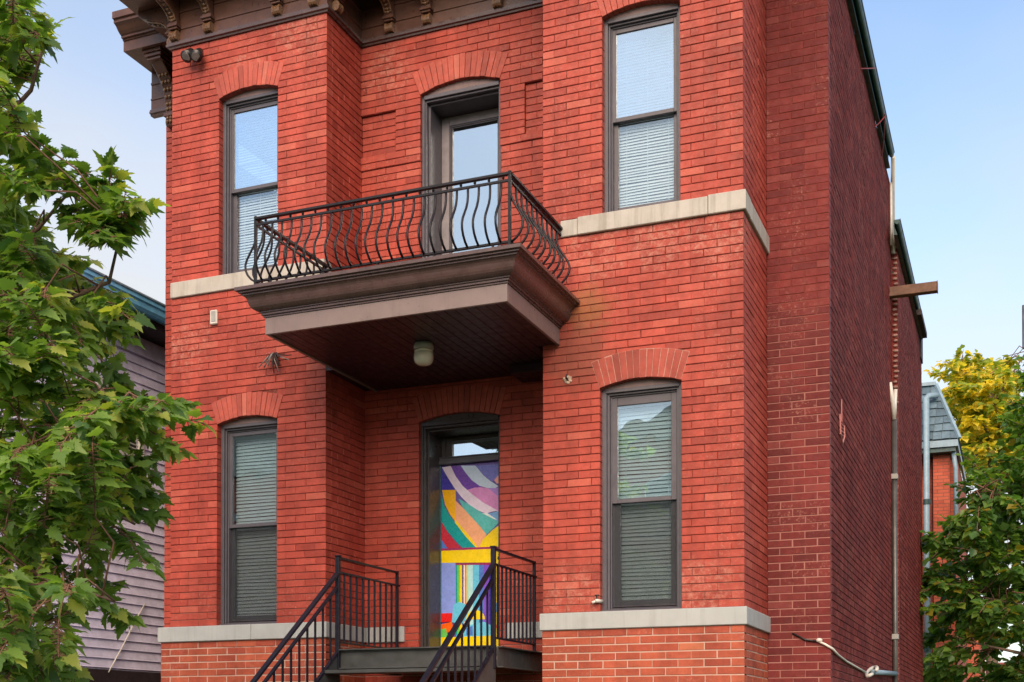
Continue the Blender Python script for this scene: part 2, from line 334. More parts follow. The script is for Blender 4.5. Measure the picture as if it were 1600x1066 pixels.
# ---------------------------------------------------------------- setting: ground
g = MB(); g.box(-400, 400, -400, 900, -1.75, -1.62); ground = g.build("ground", M_GRASS, bevel=0); tag(ground, kind="structure")
g = MB(); g.box(-120, 120, -13, -2.5, -1.76, -1.60); tag(g.build("road", M_ASPHALT), kind="structure")
g = MB(); g.box(-120, 120, 2.4, 4.6, -1.70, -1.56); tag(g.build("pavement", M_CONC), kind="structure")
g = MB(); g.box(-120, 120, -2.5, -2.3, -1.70, -1.48); tag(g.build("kerb", M_CONC), kind="structure")

# ---------------------------------------------------------------- brick house
XL, XR, Y0 = -7.76, -2.068, 10.1845          # left bay / right bay outer corners, bay front plane
XA, XB = -6.0, -3.826                        # recess between the bays
YM, XML, XMR = 11.22, -8.63, -1.519          # main wall behind the bays
YU, YB = 10.855, 10.945                      # recess back wall, upper and lower storey
ZS1, ZS2, ZC, ZG = 0.996, 4.408, 6.745, -1.6
S, ZTOP = 0.22, 7.35
house = empty("brick_house", ((XL + XR) / 2, Y0, ZG), "red painted brick town house with two projecting bays and a balcony over the mural door", "house")
HO = ORG[house]

def cam_px(p):
    sy, cy, sp, cp = math.sin(R(YAW)), math.cos(R(YAW)), math.sin(R(PITCH)), math.cos(R(PITCH))
    fx, fy, fz = -sy * cp, cy * cp, sp
    zc = p[0] * fx + p[1] * fy + p[2] * fz
    xr = p[0] * cy + p[1] * sy; yu = p[0] * sy * sp - p[1] * cy * sp + p[2] * cp
    return 800 + F_PX * xr / zc, CY - F_PX * yu / zc, zc

BRICKS = []           # (area, wall object, mat, O, U, Nn, ua, ub, za, zb, depth_back, rnd)
def arc(op, u, ring=0.0):
    """height of the arch over the opening at u (ring: outer edge)"""
    xl, xr, zb, zs, rise = op[:5]
    c = xr - xl; Rr = (c * c / 4 + rise * rise) / (2 * rise); xm = (xl + xr) / 2; zc = zs + rise - Rr
    d = (Rr + ring) ** 2 - (u - xm) ** 2
    return zc + math.sqrt(max(0, d))
def arc_geo(op):
    xl, xr, zb, zs, rise = op[:5]
    c = xr - xl; Rr = (c * c / 4 + rise * rise) / (2 * rise)
    return (xl + xr) / 2, zs + rise - Rr, Rr, math.asin(c / 2 / Rr)
def blocked(op, za, zb_):
    """interval of u that the opening (and its ring) blocks in the course za..zb_"""
    xl, xr, zbot, zs, rise, ring = op
    if zb_ <= zbot + 0.004: return None
    if rise <= 0: return (xl, xr) if za < zs - 0.004 else None
    xm, zc, Rr, th = arc_geo(op); Ro = Rr + ring
    zso = zc + Ro * math.cos(th); xo = Ro * math.sin(th)
    if zb_ <= zs + 0.01: return (xl, xr)
    if za >= zc + Ro - 0.005 or zb_ >= zc + Ro: return None
    hw = []
    for z in (za, (za + zb_) / 2, zb_):
        if z <= zs: hw.append(xr - xm)
        elif z <= zso: hw.append((xr - xm) + (xo - (xr - xm)) * (z - zs) / (zso - zs))
        else: hw.append(math.sqrt(max(0, Ro * Ro - (z - zc) ** 2)))
    h = max(min(hw) - 0.004, xr - xm)
    return (xm - h, xm + h)

def wall(name, O, U, Nn, u0, u1, segs, ops, mats, corner=(False, False), phase=0, wall_parent=None, back=True, drift=0.0):
    """brick wall: mortar backing with reveals as one mesh, bricks registered for later"""
    O, U, Nn = Vector(O), Vector(U), Vector(Nn); Z = Vector((0, 0, 1))
    P = lambda u, z, d=0.0: O + U * u + Z * z + Nn * d
    pale = mats[0] is M_BRICK_BASE or mats[1] is M_MORTAR_MAIN; mb = MB(); dm = -0.004 if pale else -0.0075
    us = {u0, u1}
    for op in ops:
        for k in range(11): us.add(max(u0, min(u1, op[0] - 0.006 + (op[1] - op[0] + 0.012) * k / 10)))
    us = sorted(us)
    z00, z11 = min(a for a, b in segs), max(b for a, b in segs)
    for a, b in zip(us, us[1:]):
        if b - a < 1e-5: continue
        m_ = (a + b) / 2; cur = z00; ca = cb = z00
        for op in sorted([q for q in ops if q[0] - 0.006 < m_ < q[1] + 0.006], key=lambda q: q[2]):
            if op[2] > ca: mb.quad(P(a, ca, dm), P(b, cb, dm), P(b, op[2], dm), P(a, op[2], dm))
            if op[4] > 0:
                f = lambda u: arc(op, max(op[0], min(op[1], u))) + 0.006
                ca, cb = f(a), f(b)
                mb.quad(P(a, ca, dm), P(b, cb, dm), P(b, cb, -0.13), P(a, ca, -0.13))
            else:
                ca = cb = op[3]
        mb.quad(P(a, ca, dm), P(b, cb, dm), P(b, z11, dm), P(a, z11, dm))
    for op in ops:
        if op[5] > 0:
            for x in (op[0] - 0.006, op[1] + 0.006):
                mb.quad(P(x, op[2], dm), P(x, op[3] + 0.01, dm), P(x, op[3] + 0.01, -0.13), P(x, op[2], -0.13))
    wo_ = mb.build(name, mats[1], wall_parent or house)
    row = phase
    for si, (sa, sb) in enumerate(segs):
        n = max(1, round((sb - sa) / 0.0683)); h = (sb - sa) / n
        for k in range(n):
            za, zb = sa + k * h, sa + (k + 1) * h; row += 1
            iv = [(u0, u1, corner[0], corner[1])]
            for op in ops:
                q = blocked(op, za, zb)
                if not q: continue
                nw = []
                for a, b, da, db in iv:
                    if q[1] <= a or q[0] >= b: nw.append((a, b, da, db)); continue
                    if q[0] > a + 0.02: nw.append((a, q[0], da, op[5] > 0))
                    if q[1] < b - 0.02: nw.append((q[1], b, op[5] > 0, db))
                iv = nw
            for a, b, da, db in iv:
                js = [a]; i = 0
                off = (S / 2 if row % 2 else 0.0) + drift
                i0 = math.floor((a - u0) / S) - 1
                for i in range(i0, i0 + int((b - a) / S) + 4):
                    x = u0 + i * S + off + rng.gauss(0, 0.003)
                    if a + 0.055 < x < b - 0.055: js.append(x)
                js.append(b)
                gap = [0.0] + [rng.choice((0.0, 0.0008, 0.0015, 0.003, 0.005, 0.007)) for _ in js[1:-1]] + [0.0]
                for q in range(len(js) - 1):
                    x0, x1 = js[q] + gap[q] / 2, js[q + 1] - gap[q + 1] / 2
                    deep = (q == 0 and da) or (q == len(js) - 2 and db)
                    gz = (0.0044 if mats[0] is M_BRICK_BASE else 0.0036 if pale else 0.0030) + rng.random() * 0.001; gx = 0.0022 if pale else 0.0
                    BRICKS.append([0.0, wo_, mats[0], O, U, Nn, x0 + gx * (q > 0), x1 - gx * (q < len(js) - 2), za + gz, zb - gz, 0.105 if deep else 0.022, rng.random()])
    return wo_

def brick_shape(mb, f, ua, ub, za, zb, back, r, rr):
    e = 0.0032; j = lambda s_: rr.uniform(-s_, s_)
    d = [j(0.0011) for _ in range(4)]; dd = j(0.0014)
    c = [(ua + j(.0011), za + j(.0012)), (ub + j(.0011), za + j(.0012)), (ub + j(.0011), zb + j(.0012)), (ua + j(.0011), zb + j(.0012))]
    sg = [(1, 1), (-1, 1), (-1, -1), (1, -1)]
    vs = [f(u, z, -back) for u, z in c] + [f(u, z, dd - 0.003) for u, z in c] + [f(u + s_[0] * e, z + s_[1] * e, dd + d[i]) for i, ((u, z), s_) in enumerate(zip(c, sg))]
    fs = [(i, (i + 1) % 4, 4 + (i + 1) % 4, 4 + i) for i in range(4)] + [(4 + i, 4 + (i + 1) % 4, 8 + (i + 1) % 4, 8 + i) for i in range(4)] + [(8, 9, 10, 11)]
    mb.add(vs, fs, 0, r)

def arch_ring(op, O, U, Nn, parent, mat, n, proud=0.006, back=0.13):
    O, U, Nn = Vector(O), Vector(U), Vector(Nn); xm, zc, Rr, th = arc_geo(op); ring = op[5]
    for k in range(n):
        a0 = -th + 2 * th * k / n + 0.0016; a1 = -th + 2 * th * (k + 1) / n - 0.0016
        pr = proud + rng.uniform(-0.002, 0.002); lo, hi = Rr + rng.uniform(-.002, .002), Rr + ring + rng.uniform(-.004, .004); mb = MB()
        c = [(a0, lo), (a1, lo), (a1, hi), (a0, hi)]; e = 0.003
        f = lambda a, r_, d: O + U * (xm + r_ * math.sin(a)) + Vector((0, 0, 1)) * (zc + r_ * math.cos(a)) + Nn * d
        sg = [(1, 1), (-1, 1), (-1, -1), (1, -1)]
        vs = [f(a, r_, -back) for a, r_ in c] + [f(a, r_, pr - 0.003) for a, r_ in c] + [f(a + s_[0] * e / Rr, r_ + s_[1] * e, pr) for (a, r_), s_ in zip(c, sg)]
        fs = [(i, (i + 1) % 4, 4 + (i + 1) % 4, 4 + i) for i in range(4)] + [(4 + i, 4 + (i + 1) % 4, 8 + (i + 1) % 4, 8 + i) for i in range(4)] + [(8, 9, 10, 11)]
        mb.add(vs, fs, 0, rng.random() * 0.9); mb.build("arch_brick", mat, parent, flip=False)

# openings: (left, right, bottom, springing, rise, ring height)
WUL = (-7.205, -6.533, ZS2, 6.150, 0.056, 0.225); WLL = (-7.214, -6.533, ZS1, 2.958, 0.056, 0.225)
WUR = (-3.283, -2.597, ZS2, 6.115, 0.056, 0.225); WLR = (-3.306, -2.592, ZS1, 2.912, 0.056, 0.240)
DLO = (-5.405, -4.550, 0.70, 2.985, 0.062, 0.255); DUP = (-5.350, -4.510, 3.80, 6.150, 0.080, 0.240)
FX, FN = (1, 0, 0), (0, -1, 0)
BM = (M_BRICK, M_MORTAR); BASE_ = (M_BRICK_BASE, M_MORTAR)
segU = [(ZS1, ZS2 - 0.153), (ZS2, ZC)]
O0 = (0, Y0, 0)
wl = wall("bay_wall", O0, FX, FN, XL, XA, segU, [WUL, WLL], BM, (True, True), 0)
wr = wall("bay_wall", O0, FX, FN, XB, XR, segU, [WUR, WLR], BM, (True, True), 1)
wbl = wall("base_wall", (0, Y0 - 0.012, 0), FX, FN, XL - 0.10, XA + 0.01, [(ZG, ZS1 - 0.146)], [], BASE_, (True, True), 0)
wbr = wall("base_wall", (0, Y0 - 0.006, 0), FX, FN, XB - 0.005, XR, [(ZG, ZS1 - 0.146)], [], BASE_, (True, True), 1)
# recess back wall: lower storey, then the upper one with two sunk panels and a thinner band below them
wrl = wall("recess_wall", (0, YB, 0), FX, FN, XA, XB, [(ZG, 3.52)], [DLO], BM, (False, False), 0, drift=0.03)
wru = wall("recess_wall", (0, YU + 0.014, 0), FX, FN, XA, XB, [(3.55, 5.512)], [(DUP[0], DUP[1], DUP[2], 5.512, 0.0, 1)], BM, (False, False), 1, drift=0.05)
HR = (ZC - 5.512) / 18; PL = (XA, -5.618, 5.512 + 2 * HR, 5.512 + 8 * HR, 0.0, 0); PR = (-4.261, XB, 5.512 + HR, 5.512 + 8 * HR, 0.0, 0)
wrt = wall("recess_wall", (0, YU, 0), FX, FN, XA, XB, [(5.512, ZC)], [DUP, PL, PR], BM, (False, False), 0, drift=0.05)
for pn in (PL, PR):
    wall("sunk_panel", (0, YU + 0.032, 0), FX, FN, pn[0], pn[1], [(pn[2], pn[3])], [], BM, (False, False), 0, wall_parent=wrt)
    m = MB()
    for a, b, z0, z1 in ((pn[0], pn[1], pn[2] - 0.003, pn[2] - 0.003), (pn[0], pn[1], pn[3] + 0.003, pn[3] + 0.003)):
        m = MB(); m.quad((a, YU + 0.008, z0), (b, YU + 0.008, z0), (b, YU + 0.045, z0), (a, YU + 0.045, z0)); m.build("panel_edge", M_ARCH, wrt)
    xi = pn[1] if pn is PL else pn[0]; m = MB()
    m.quad((xi, YU + 0.008, pn[2]), (xi, YU + 0.008, pn[3]), (xi, YU + 0.045, pn[3]), (xi, YU + 0.045, pn[2]))
    m.build("panel_edge", M_ARCH, wrt)
for a, b in ((XA, DUP[0]), (DUP[1], XB)):
    m = MB(); m.quad((a, YU + 0.008, 5.5135), (b, YU + 0.008, 5.5135), (b, YU + 0.03, 5.5135), (a, YU + 0.03, 5.5135)); m.build("panel_edge", M_ARCH, wrt)
# returns (facing right) and the main walls
UY, NX = (0, 1, 0), (1, 0, 0)
wall("return_wall", (XA, 0, 0), UY, NX, Y0 + 0.109, YU + 0.2, segU, [], BM, (False, False), 1)
wall("return_wall", (XA + 0.01, 0, 0), UY, NX, Y0 + 0.098, YB, [(ZG, ZS1 - 0.146)], [], BASE_, (False, False), 1)
wall("return_wall", (XR, 0, 0), UY, NX, Y0 + 0.109, YM, segU, [], BM, (False, False), 0)
wall("return_wall", (XR, 0, 0), UY, NX, Y0 + 0.103, YM, [(ZG, ZS1 - 0.146)], [], BASE_, (False, False), 0)
wall("return_wall", (XB, 0, 0), UY, (-1, 0, 0), Y0 + 0.109, YU + 0.2, segU, [], BM, (False, False), 0)
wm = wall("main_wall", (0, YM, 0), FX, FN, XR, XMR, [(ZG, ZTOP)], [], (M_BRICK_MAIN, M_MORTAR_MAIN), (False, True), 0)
wml = wall("main_wall", (0, YM, 0), FX, FN, XML, XL, [(ZG, ZC)], [], BM, (True, False), 1)
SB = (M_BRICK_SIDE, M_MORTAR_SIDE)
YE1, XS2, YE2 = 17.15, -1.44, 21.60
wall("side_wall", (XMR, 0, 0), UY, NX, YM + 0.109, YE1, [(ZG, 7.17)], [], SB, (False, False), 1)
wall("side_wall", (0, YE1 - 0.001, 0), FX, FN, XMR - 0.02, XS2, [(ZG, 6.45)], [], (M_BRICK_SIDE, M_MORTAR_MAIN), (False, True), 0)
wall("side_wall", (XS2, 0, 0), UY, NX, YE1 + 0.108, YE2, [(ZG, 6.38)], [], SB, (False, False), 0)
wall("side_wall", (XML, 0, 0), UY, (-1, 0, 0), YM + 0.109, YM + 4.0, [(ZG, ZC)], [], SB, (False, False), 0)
m = MB(); m.box(XML + 0.05, XMR - 0.05, YE2 - 0.3, YE2, ZG, 6.1); m.quad((XML, YM + 4, ZG), (XML, YE2, ZG), (XML, YE2, ZC), (XML, YM + 4, ZC))
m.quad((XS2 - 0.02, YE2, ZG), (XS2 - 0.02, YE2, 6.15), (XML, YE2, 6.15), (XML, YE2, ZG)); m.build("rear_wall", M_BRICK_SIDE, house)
m = MB(); m.box(XML, XMR - 0.03, YM + 0.3, YE1, 7.02, 7.12); m.box(XL + 0.02, XR - 0.02, YU + 0.3, YM + 0.32, 7.03, 7.11); m.box(XML, XS2 - 0.05, YE1, YE2, 6.02, 6.12)
m.build("roof", M_DARKWOOD, house)
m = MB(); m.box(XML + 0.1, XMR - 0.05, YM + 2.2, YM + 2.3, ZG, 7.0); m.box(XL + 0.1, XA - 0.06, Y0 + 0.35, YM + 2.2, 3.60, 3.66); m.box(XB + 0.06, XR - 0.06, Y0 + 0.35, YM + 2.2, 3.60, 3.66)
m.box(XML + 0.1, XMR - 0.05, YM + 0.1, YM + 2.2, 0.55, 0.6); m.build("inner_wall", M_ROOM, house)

for op, par, n in ((WUL, wl, 14), (WLL, wl, 14), (WUR, wr, 14), (WLR, wr, 14)): arch_ring(op, O0, FX, FN, par, M_ARCH if op is not WLR else M_ARCH_DULL, n)
m = MB(); xm_, zc_, Rr_, th_ = arc_geo(WLR)              # pale pointing between the bricks of the lower right arch
for k in range(14):
    a0, a1 = -th_ + 2 * th_ * k / 14, -th_ + 2 * th_ * (k + 1) / 14; q_ = lambda a, r_: (xm_ + r_ * math.sin(a), Y0 - 0.0025, zc_ + r_ * math.cos(a))
    m.quad(q_(a0, Rr_ + 0.004), q_(a1, Rr_ + 0.004), q_(a1, Rr_ + 0.243), q_(a0, Rr_ + 0.243))
m.build("arch_pointing", plain("pale_pointing", (0.40, 0.24, 0.20), 0.85, 0.2, 0.3, 30), wr)
arch_ring(DLO, (0, YB, 0), FX, FN, wrl, M_ARCH, 16); arch_ring(DUP, (0, YU, 0), FX, FN, wrt, M_ARCH, 16)

# the 300 bricks that show largest become parts of their own, the rest of each wall stays one part
for b in BRICKS:
    _, wo_, mt, O, U, Nn, ua, ub, za, zb, bk, r = b
    c = O + U * ((ua + ub) / 2) + Vector((0, 0, (za + zb) / 2))
    x, y, zc = cam_px(c)
    if zc > 0 and 12 < x < 1588 and 8 < y < 1058 and Nn.dot(-c) > 0:
        p0, p1 = cam_px(O + U * ua + Vector((0, 0, za))), cam_px(O + U * ub + Vector((0, 0, za)))
        a = abs(p1[0] - p0[0]) * (zb - za) * F_PX / zc
        if wo_ in (wrl, wru, wrt) or (x < 330) or (830 < x < 905 and 290 < y < 540): a *= 0.3
        b[0] = a
BRICKS.sort(key=lambda b: -b[0])
SHARED = {}
for b in BRICKS[:300]:
    _, wo_, mt, O, U, Nn, ua, ub, za, zb, bk, r = b
    wdt, hgt = ub - ua, zb - za; key = (mt.name, tuple(Nn), round(wdt, 3), round(hgt, 3), bk, rng.randrange(2))
    at = O + U * ua + Vector((0, 0, za))
    if key not in SHARED:
        mb = MB(); rr = random.Random(len(SHARED)); f = lambda u, z, d: U * u + Vector((0, 0, z)) + Nn * d
        brick_shape(mb, f, 0, wdt, 0, hgt, bk, 0.0, rr)
        me = bpy.data.meshes.new("brick"); me.from_pydata([tuple(v) for v in mb.v], [], mb.f); me.materials.append(mt); SHARED[key] = me
    o = bpy.data.objects.new("brick", SHARED[key]); COL.objects.link(o); o.parent = wo_; o.location = at - ORG[wo_]; ORG[o] = at
REST = {}
for b in BRICKS[300:]: REST.setdefault((b[1], b[2].name), []).append(b)
for (wo_, mn), bs in REST.items():
    mb = MB()
    for _, _, mt, O, U, Nn, ua, ub, za, zb, bk, r in bs:
        brick_shape(mb, lambda u, z, d: O + U * u + Vector((0, 0, z)) + Nn * d, ua, ub, za, zb, bk, r * 0.999 + 0.0005, rng)
    tag(mb.build("brickwork", MATS[mn], wo_, flip=False), kind="stuff")

# stone sill courses: separate stones
def stone(x0, x1, y0, y1, z0, z1, mat, parent=house):
    m = MB(); m.box(x0, x1, y0, y1, z0, z1); return m.build("sill_stone", mat, parent, bevel=0.006)
zl0, zl1, zu0, zu1, pr = ZS1 - 0.147, ZS1 + 0.001, ZS2 - 0.152, ZS2 + 0.001, 0.026
stone(XL - 0.125, -6.80, Y0 - pr - 0.012, Y0 + 0.2, zl0, zl1, M_STONE_LOW); stone(-6.797, XA + 0.03, Y0 - pr - 0.010, Y0 + 0.2, zl0, zl1, M_STONE_LOW)
stone(XA - 0.05, XA + 0.028, Y0 + 0.203, YB + 0.02, zl0 - 0.002, zl1 - 0.002, M_STONE_LOW); stone(XA + 0.032, DLO[0] - 0.15, YB - 0.025, YB + 0.1, zl0 - 0.004, zl1, M_STONE_LOW)
stone(DLO[1] + 0.06, XB + 0.0, YB - 0.025, YB + 0.1, zl0 - 0.004, zl1, M_STONE_LOW)
stone(XB - 0.025, XR + pr, Y0 - pr, Y0 + 0.2, zl0, zl1, M_STONE_LOW); stone(XR - 0.1, XR + pr - 0.001, Y0 + 0.2, YM + 0.02, zl0, zl1, M_STONE_LOW)
stone(XL + 0.002, -6.62, Y0 - pr, Y0 + 0.2, zu0, zu1, M_STONE); stone(-6.617, XA - 0.01, Y0 - pr + 0.003, Y0 + 0.2, zu0, zu1, M_STONE)
stone(-3.66, -3.50, Y0 - 0.012, Y0 + 0.2, zu0 + 0.006, zu1 - 0.004, M_STONE); stone(-3.497, -2.36, Y0 - pr - 0.006, Y0 + 0.2, zu0, zu1, M_STONE)
stone(-2.357, XR + pr, Y0 - pr, Y0 + 0.2, zu0 + 0.002, zu1 + 0.012, M_STONE); stone(XR - 0.1, XR + pr - 0.001, Y0 + 0.203, YM + 0.02, zu0, zu1 + 0.002, M_STONE)
m = MB(); m.box(XB + 0.01, -3.65, Y0 - 0.003, Y0 + 0.1, zu0 + 0.002, zu1 - 0.001); m.build("patched_band", M_BRICK, house)

# ---------------------------------------------------------------- windows
def window(op, Yf, low, wide=0.008):
    xl, xr, zb, zs, rise, _ = op; fr = MB(); y1 = Yf + 0.070; HB = 0.215
    jw = wide * .4
    for x0, x1, ya in ((xl - 0.004, xl + 0.030 + jw * .5, y1), (xl + 0.030 + jw * .5, xl + 0.044 + jw, y1 + 0.022), (xl + 0.044 + jw, xl + 0.056 + jw, y1 + 0.045)): fr.box(x0, x1, ya, Yf + HB, zb, zs + 0.004)
    for x0, x1, ya in ((xr - 0.030 - jw * .5, xr + 0.004, y1), (xr - 0.044 - jw, xr - 0.030 - jw * .5, y1 + 0.022), (xr - 0.056 - jw, xr - 0.044 - jw, y1 + 0.045)): fr.box(x0, x1, ya, Yf + HB, zb, zs + 0.004)
    for z0, z1, ya in ((zs - 0.030, zs + 0.002, y1 - 0.006), (zs - 0.048, zs - 0.030, y1 + 0.020), (zs - 0.062, zs - 0.048, y1 + 0.043)): fr.box(xl + 0.03, xr - 0.03, ya, Yf + HB, z0, z1)
    fr.prism([(xl - 0.004, Yf + 0.045, zb), (xl - 0.004, Yf + 0.045, zb + 0.018), (xl - 0.004, Yf + HB, zb + 0.055), (xl - 0.004, Yf + HB, zb)], (xr - xl + 0.008, 0, 0))
    win = fr.build("window", M_FRAME, house, bevel=0.003)
    ab = MB(); n = 12; top = [(xl - 0.003 + (xr - xl + 0.006) * k / n) for k in range(n + 1)]
    ab.prism([(xl - 0.003, y1 - 0.004, zs)] + [(xr + 0.003, y1 - 0.004, zs)] + [(u, y1 - 0.004, arc(op, max(xl, min(xr, u))) + 0.005) for u in reversed(top)], (0, 0.04, 0)); ab.build("arch_board", M_FILL, win)
    a, b = xl + 0.052 + wide * .4, xr - 0.052 - wide * .4; zt = zs - 0.058; zm = zt - (zt - zb - 0.05) * 0.497
    def sash(z0, z1, y, wst, wr0, wr1, glass):
        q = MB(); q.box(a, a + wst, y, y + 0.035, z0, z1); q.box(b - wst, b, y, y + 0.035, z0, z1)
        q.box(a + wst, b - wst, y + 0.001, y + 0.034, z0, z0 + wr0); q.box(a + wst, b - wst, y + 0.001, y + 0.034, z1 - wr1, z1)
        so_ = q.build("sash", M_FRAME, win, bevel=0.003)
        p = MB(); p.box(a + wst - 0.002, b - wst + 0.002, y + 0.014, y + 0.018, z0 + wr0 - 0.002, z1 - wr1 + 0.002); p.build("pane", glass, win)
    sash(zm - 0.018, zt, Yf + 0.125, 0.028 + wide * .6, 0.036, 0.034 + wide, M_GLASS if not low else M_GLASS_MID)
    sash(zb + 0.05, zm + 0.016, Yf + 0.163, 0.036 + wide * .7, 0.055, 0.032, M_GLASS_LOW)
    q = MB(); q.box(a + 0.012, b - 0.012, Yf + 0.146, Yf + 0.147, zb + 0.06, zm - 0.02)
    if low: q.build("insect_screen", M_SCREEN, win)
    # slatted blind hanging behind the sashes
    q = MB(); sp = 0.034 if low else 0.026; z = zt - 0.06; k = 0
    while z > zb + 0.09:
        sag = 0.004 * math.sin(k * 0.7 + (3 if low else 0)) ; t = rng.gauss(sag, 0.0022); s2 = rng.gauss(-sag, 0.0022)
        q.add([(a + 0.012, Yf + 0.222, z + t - sp * (.485 if low else .47)), (b - 0.012, Yf + 0.222, z + s2 - sp * (.485 if low else .47)), (b - 0.012, Yf + 0.236, z + s2 + sp * (.485 if low else .47)), (a + 0.012, Yf + 0.236, z + t + sp * (.485 if low else .47))], [(0, 1, 2, 3)])
        z -= sp; k += 1
    q.box(a + 0.008, b - 0.008, Yf + 0.216, Yf + 0.246, zt - 0.045, zt - 0.015)
    for x in (a + 0.10, (a + b) / 2, b - 0.10): q.box(x - 0.002, x + 0.002, Yf + 0.2195, Yf + 0.221, zb + 0.09, zt - 0.03)
    tag(q.build("blind", M_BLIND, win, flip=False), kind="stuff")
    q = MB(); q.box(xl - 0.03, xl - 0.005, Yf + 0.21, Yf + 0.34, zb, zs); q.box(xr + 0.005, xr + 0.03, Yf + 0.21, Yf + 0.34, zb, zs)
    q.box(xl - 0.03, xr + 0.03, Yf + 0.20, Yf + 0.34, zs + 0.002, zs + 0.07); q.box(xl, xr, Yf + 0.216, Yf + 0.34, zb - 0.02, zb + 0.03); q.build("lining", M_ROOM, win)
    return win
w_ul = window(WUL, Y0, False); w_ll = window(WLL, Y0, True); w_ur = window(WUR, Y0, False); w_lr = window(WLR, Y0, True, 0.040)

# ---------------------------------------------------------------- cornice along the whole front
CP = [(XML - 0.19, YM), (XL, YM), (XL, Y0), (XA, Y0), (XA, YU), (XB, YU), (XB, Y0), (XR, Y0), (XR, YM), (XMR, YM)]
def cornice_part(name, prof, mat, parent): return MB().sweep(CP, prof).build(name, mat, parent)
ctop = 7.56
corn = cornice_part("cornice", [(-0.05, 7.23), (0.475, 7.23), (0.475, 7.335), (0.49, 7.34), (0.49, 7.352), (0.515, 7.356), (0.515, 7.378), (0.535, 7.385), (0.565, 7.405), (0.60, 7.44), (0.635, 7.455), (0.635, 7.485), (0.66, 7.49), (0.66, ctop), (-0.05, ctop)], M_CORN, house)
cornice_part("frieze", [(-0.04, 6.80), (0.012, 6.80), (0.012, 6.915), (0.022, 6.92), (0.022, 6.934), (0.008, 6.94), (0.008, 7.085), (0.02, 7.09), (0.02, 7.11), (0.008, 7.115), (0.008, 7.24), (-0.04, 7.24)], M_CORN, corn)
cornice_part("base_moulding", [(-0.04, 6.742), (0.02, 6.742), (0.024, 6.757), (0.044, 6.762), (0.046, 6.782), (0.034, 6.786), (0.034, 6.806), (-0.04, 6.806)], M_BROWN, corn)
def bracket(x, y, U, Nn, wd=0.085, scale=1.0):
    """scrolled console: face out along Nn, width along U"""
    U, Nn, Z = Vector(U), Vector(Nn), Vector((0, 0, 1)); c = Vector((x, y, 0))
    P = lambda u, o, z: c + U * u + Nn * o + Z * z
    prof = [(0.01, 6.97), (0.065, 6.97), (0.078, 7.00), (0.10, 7.035), (0.14, 7.065), (0.19, 7.085), (0.25, 7.10), (0.32, 7.13), (0.39, 7.16), (0.43, 7.19), (0.43, 7.23), (0.01, 7.23)]
    m = MB(); m.prism([P(-wd / 2, o, z) for o, z in prof], U * wd)
    b = m.build("bracket", M_CORN, corn, bevel=0.006)
    m = MB()
    for z0, z1, o1, ww in ((6.905, 6.925, 0.068, wd + 0.012), (6.925, 6.950, 0.085, wd + 0.034), (6.950, 6.972, 0.072, wd + 0.014)):
        m.prism([P(-ww / 2, 0.005, z0), P(ww / 2, 0.005, z0), P(ww / 2, o1, z0), P(-ww / 2, o1, z0)], Z * (z1 - z0))
    m.build("neck", M_CORN, b, bevel=0.003)
    m = MB()
    for k in range(7):                                   # ribbed roll at the foot
        u = -wd / 2 + wd * (k + 0.5) / 7; rr = 0.043 if k in (0, 6) else 0.036 + 0.004 * (k % 2)
        n = 12; ring = [P(u - wd / 15, 0.034 + rr * math.cos(2 * math.pi * i / n), 6.852 + rr * 1.15 * math.sin(2 * math.pi * i / n)) for i in range(n)]
        m.prism(ring, U * (wd / 7.5))
    m.build("scroll", M_GILT, b)
    m = MB()                                             # leaf ornament up the face of the console
    pts = [(0.075, 6.985), (0.085, 7.01), (0.11, 7.04), (0.15, 7.062), (0.20, 7.078), (0.26, 7.094), (0.32, 7.12)]
    for i, (o, z) in enumerate(pts):
        q = P(0, o, z); m.blob(q, 0.018, 0.018, 0.016, 7, 5)
        for s_ in (-1, 1): m.blob(P(s_ * wd * 0.27, o - 0.003, z + 0.006), 0.012 + 0.004 * (i % 2), 0.014, 0.011, 6, 4)
    for s_ in (-1, 1): m.tube([P(s_ * wd * 0.44, o, z - 0.004) for o, z in pts], 0.007, 6)
    tag(m.build("ornament", M_GILT, b, smooth=True), kind="stuff")
for x in (-7.70, -7.30, -6.515, -6.115, -3.71, -3.31, -2.55, -2.14): bracket(x, Y0 - 0.01, FX, FN)
for x in (-5.66, -5.255, -4.515, -4.12): bracket(x, YU - 0.01, FX, FN)
bracket(XA + 0.01, Y0 + 0.13, UY, NX); bracket(XL - 0.01, Y0 + 0.06, UY, (-1, 0, 0)); bracket(XL - 0.01, YM - 0.2, UY, (-1, 0, 0))
bracket(XR + 0.01, Y0 + 0.12, UY, NX)
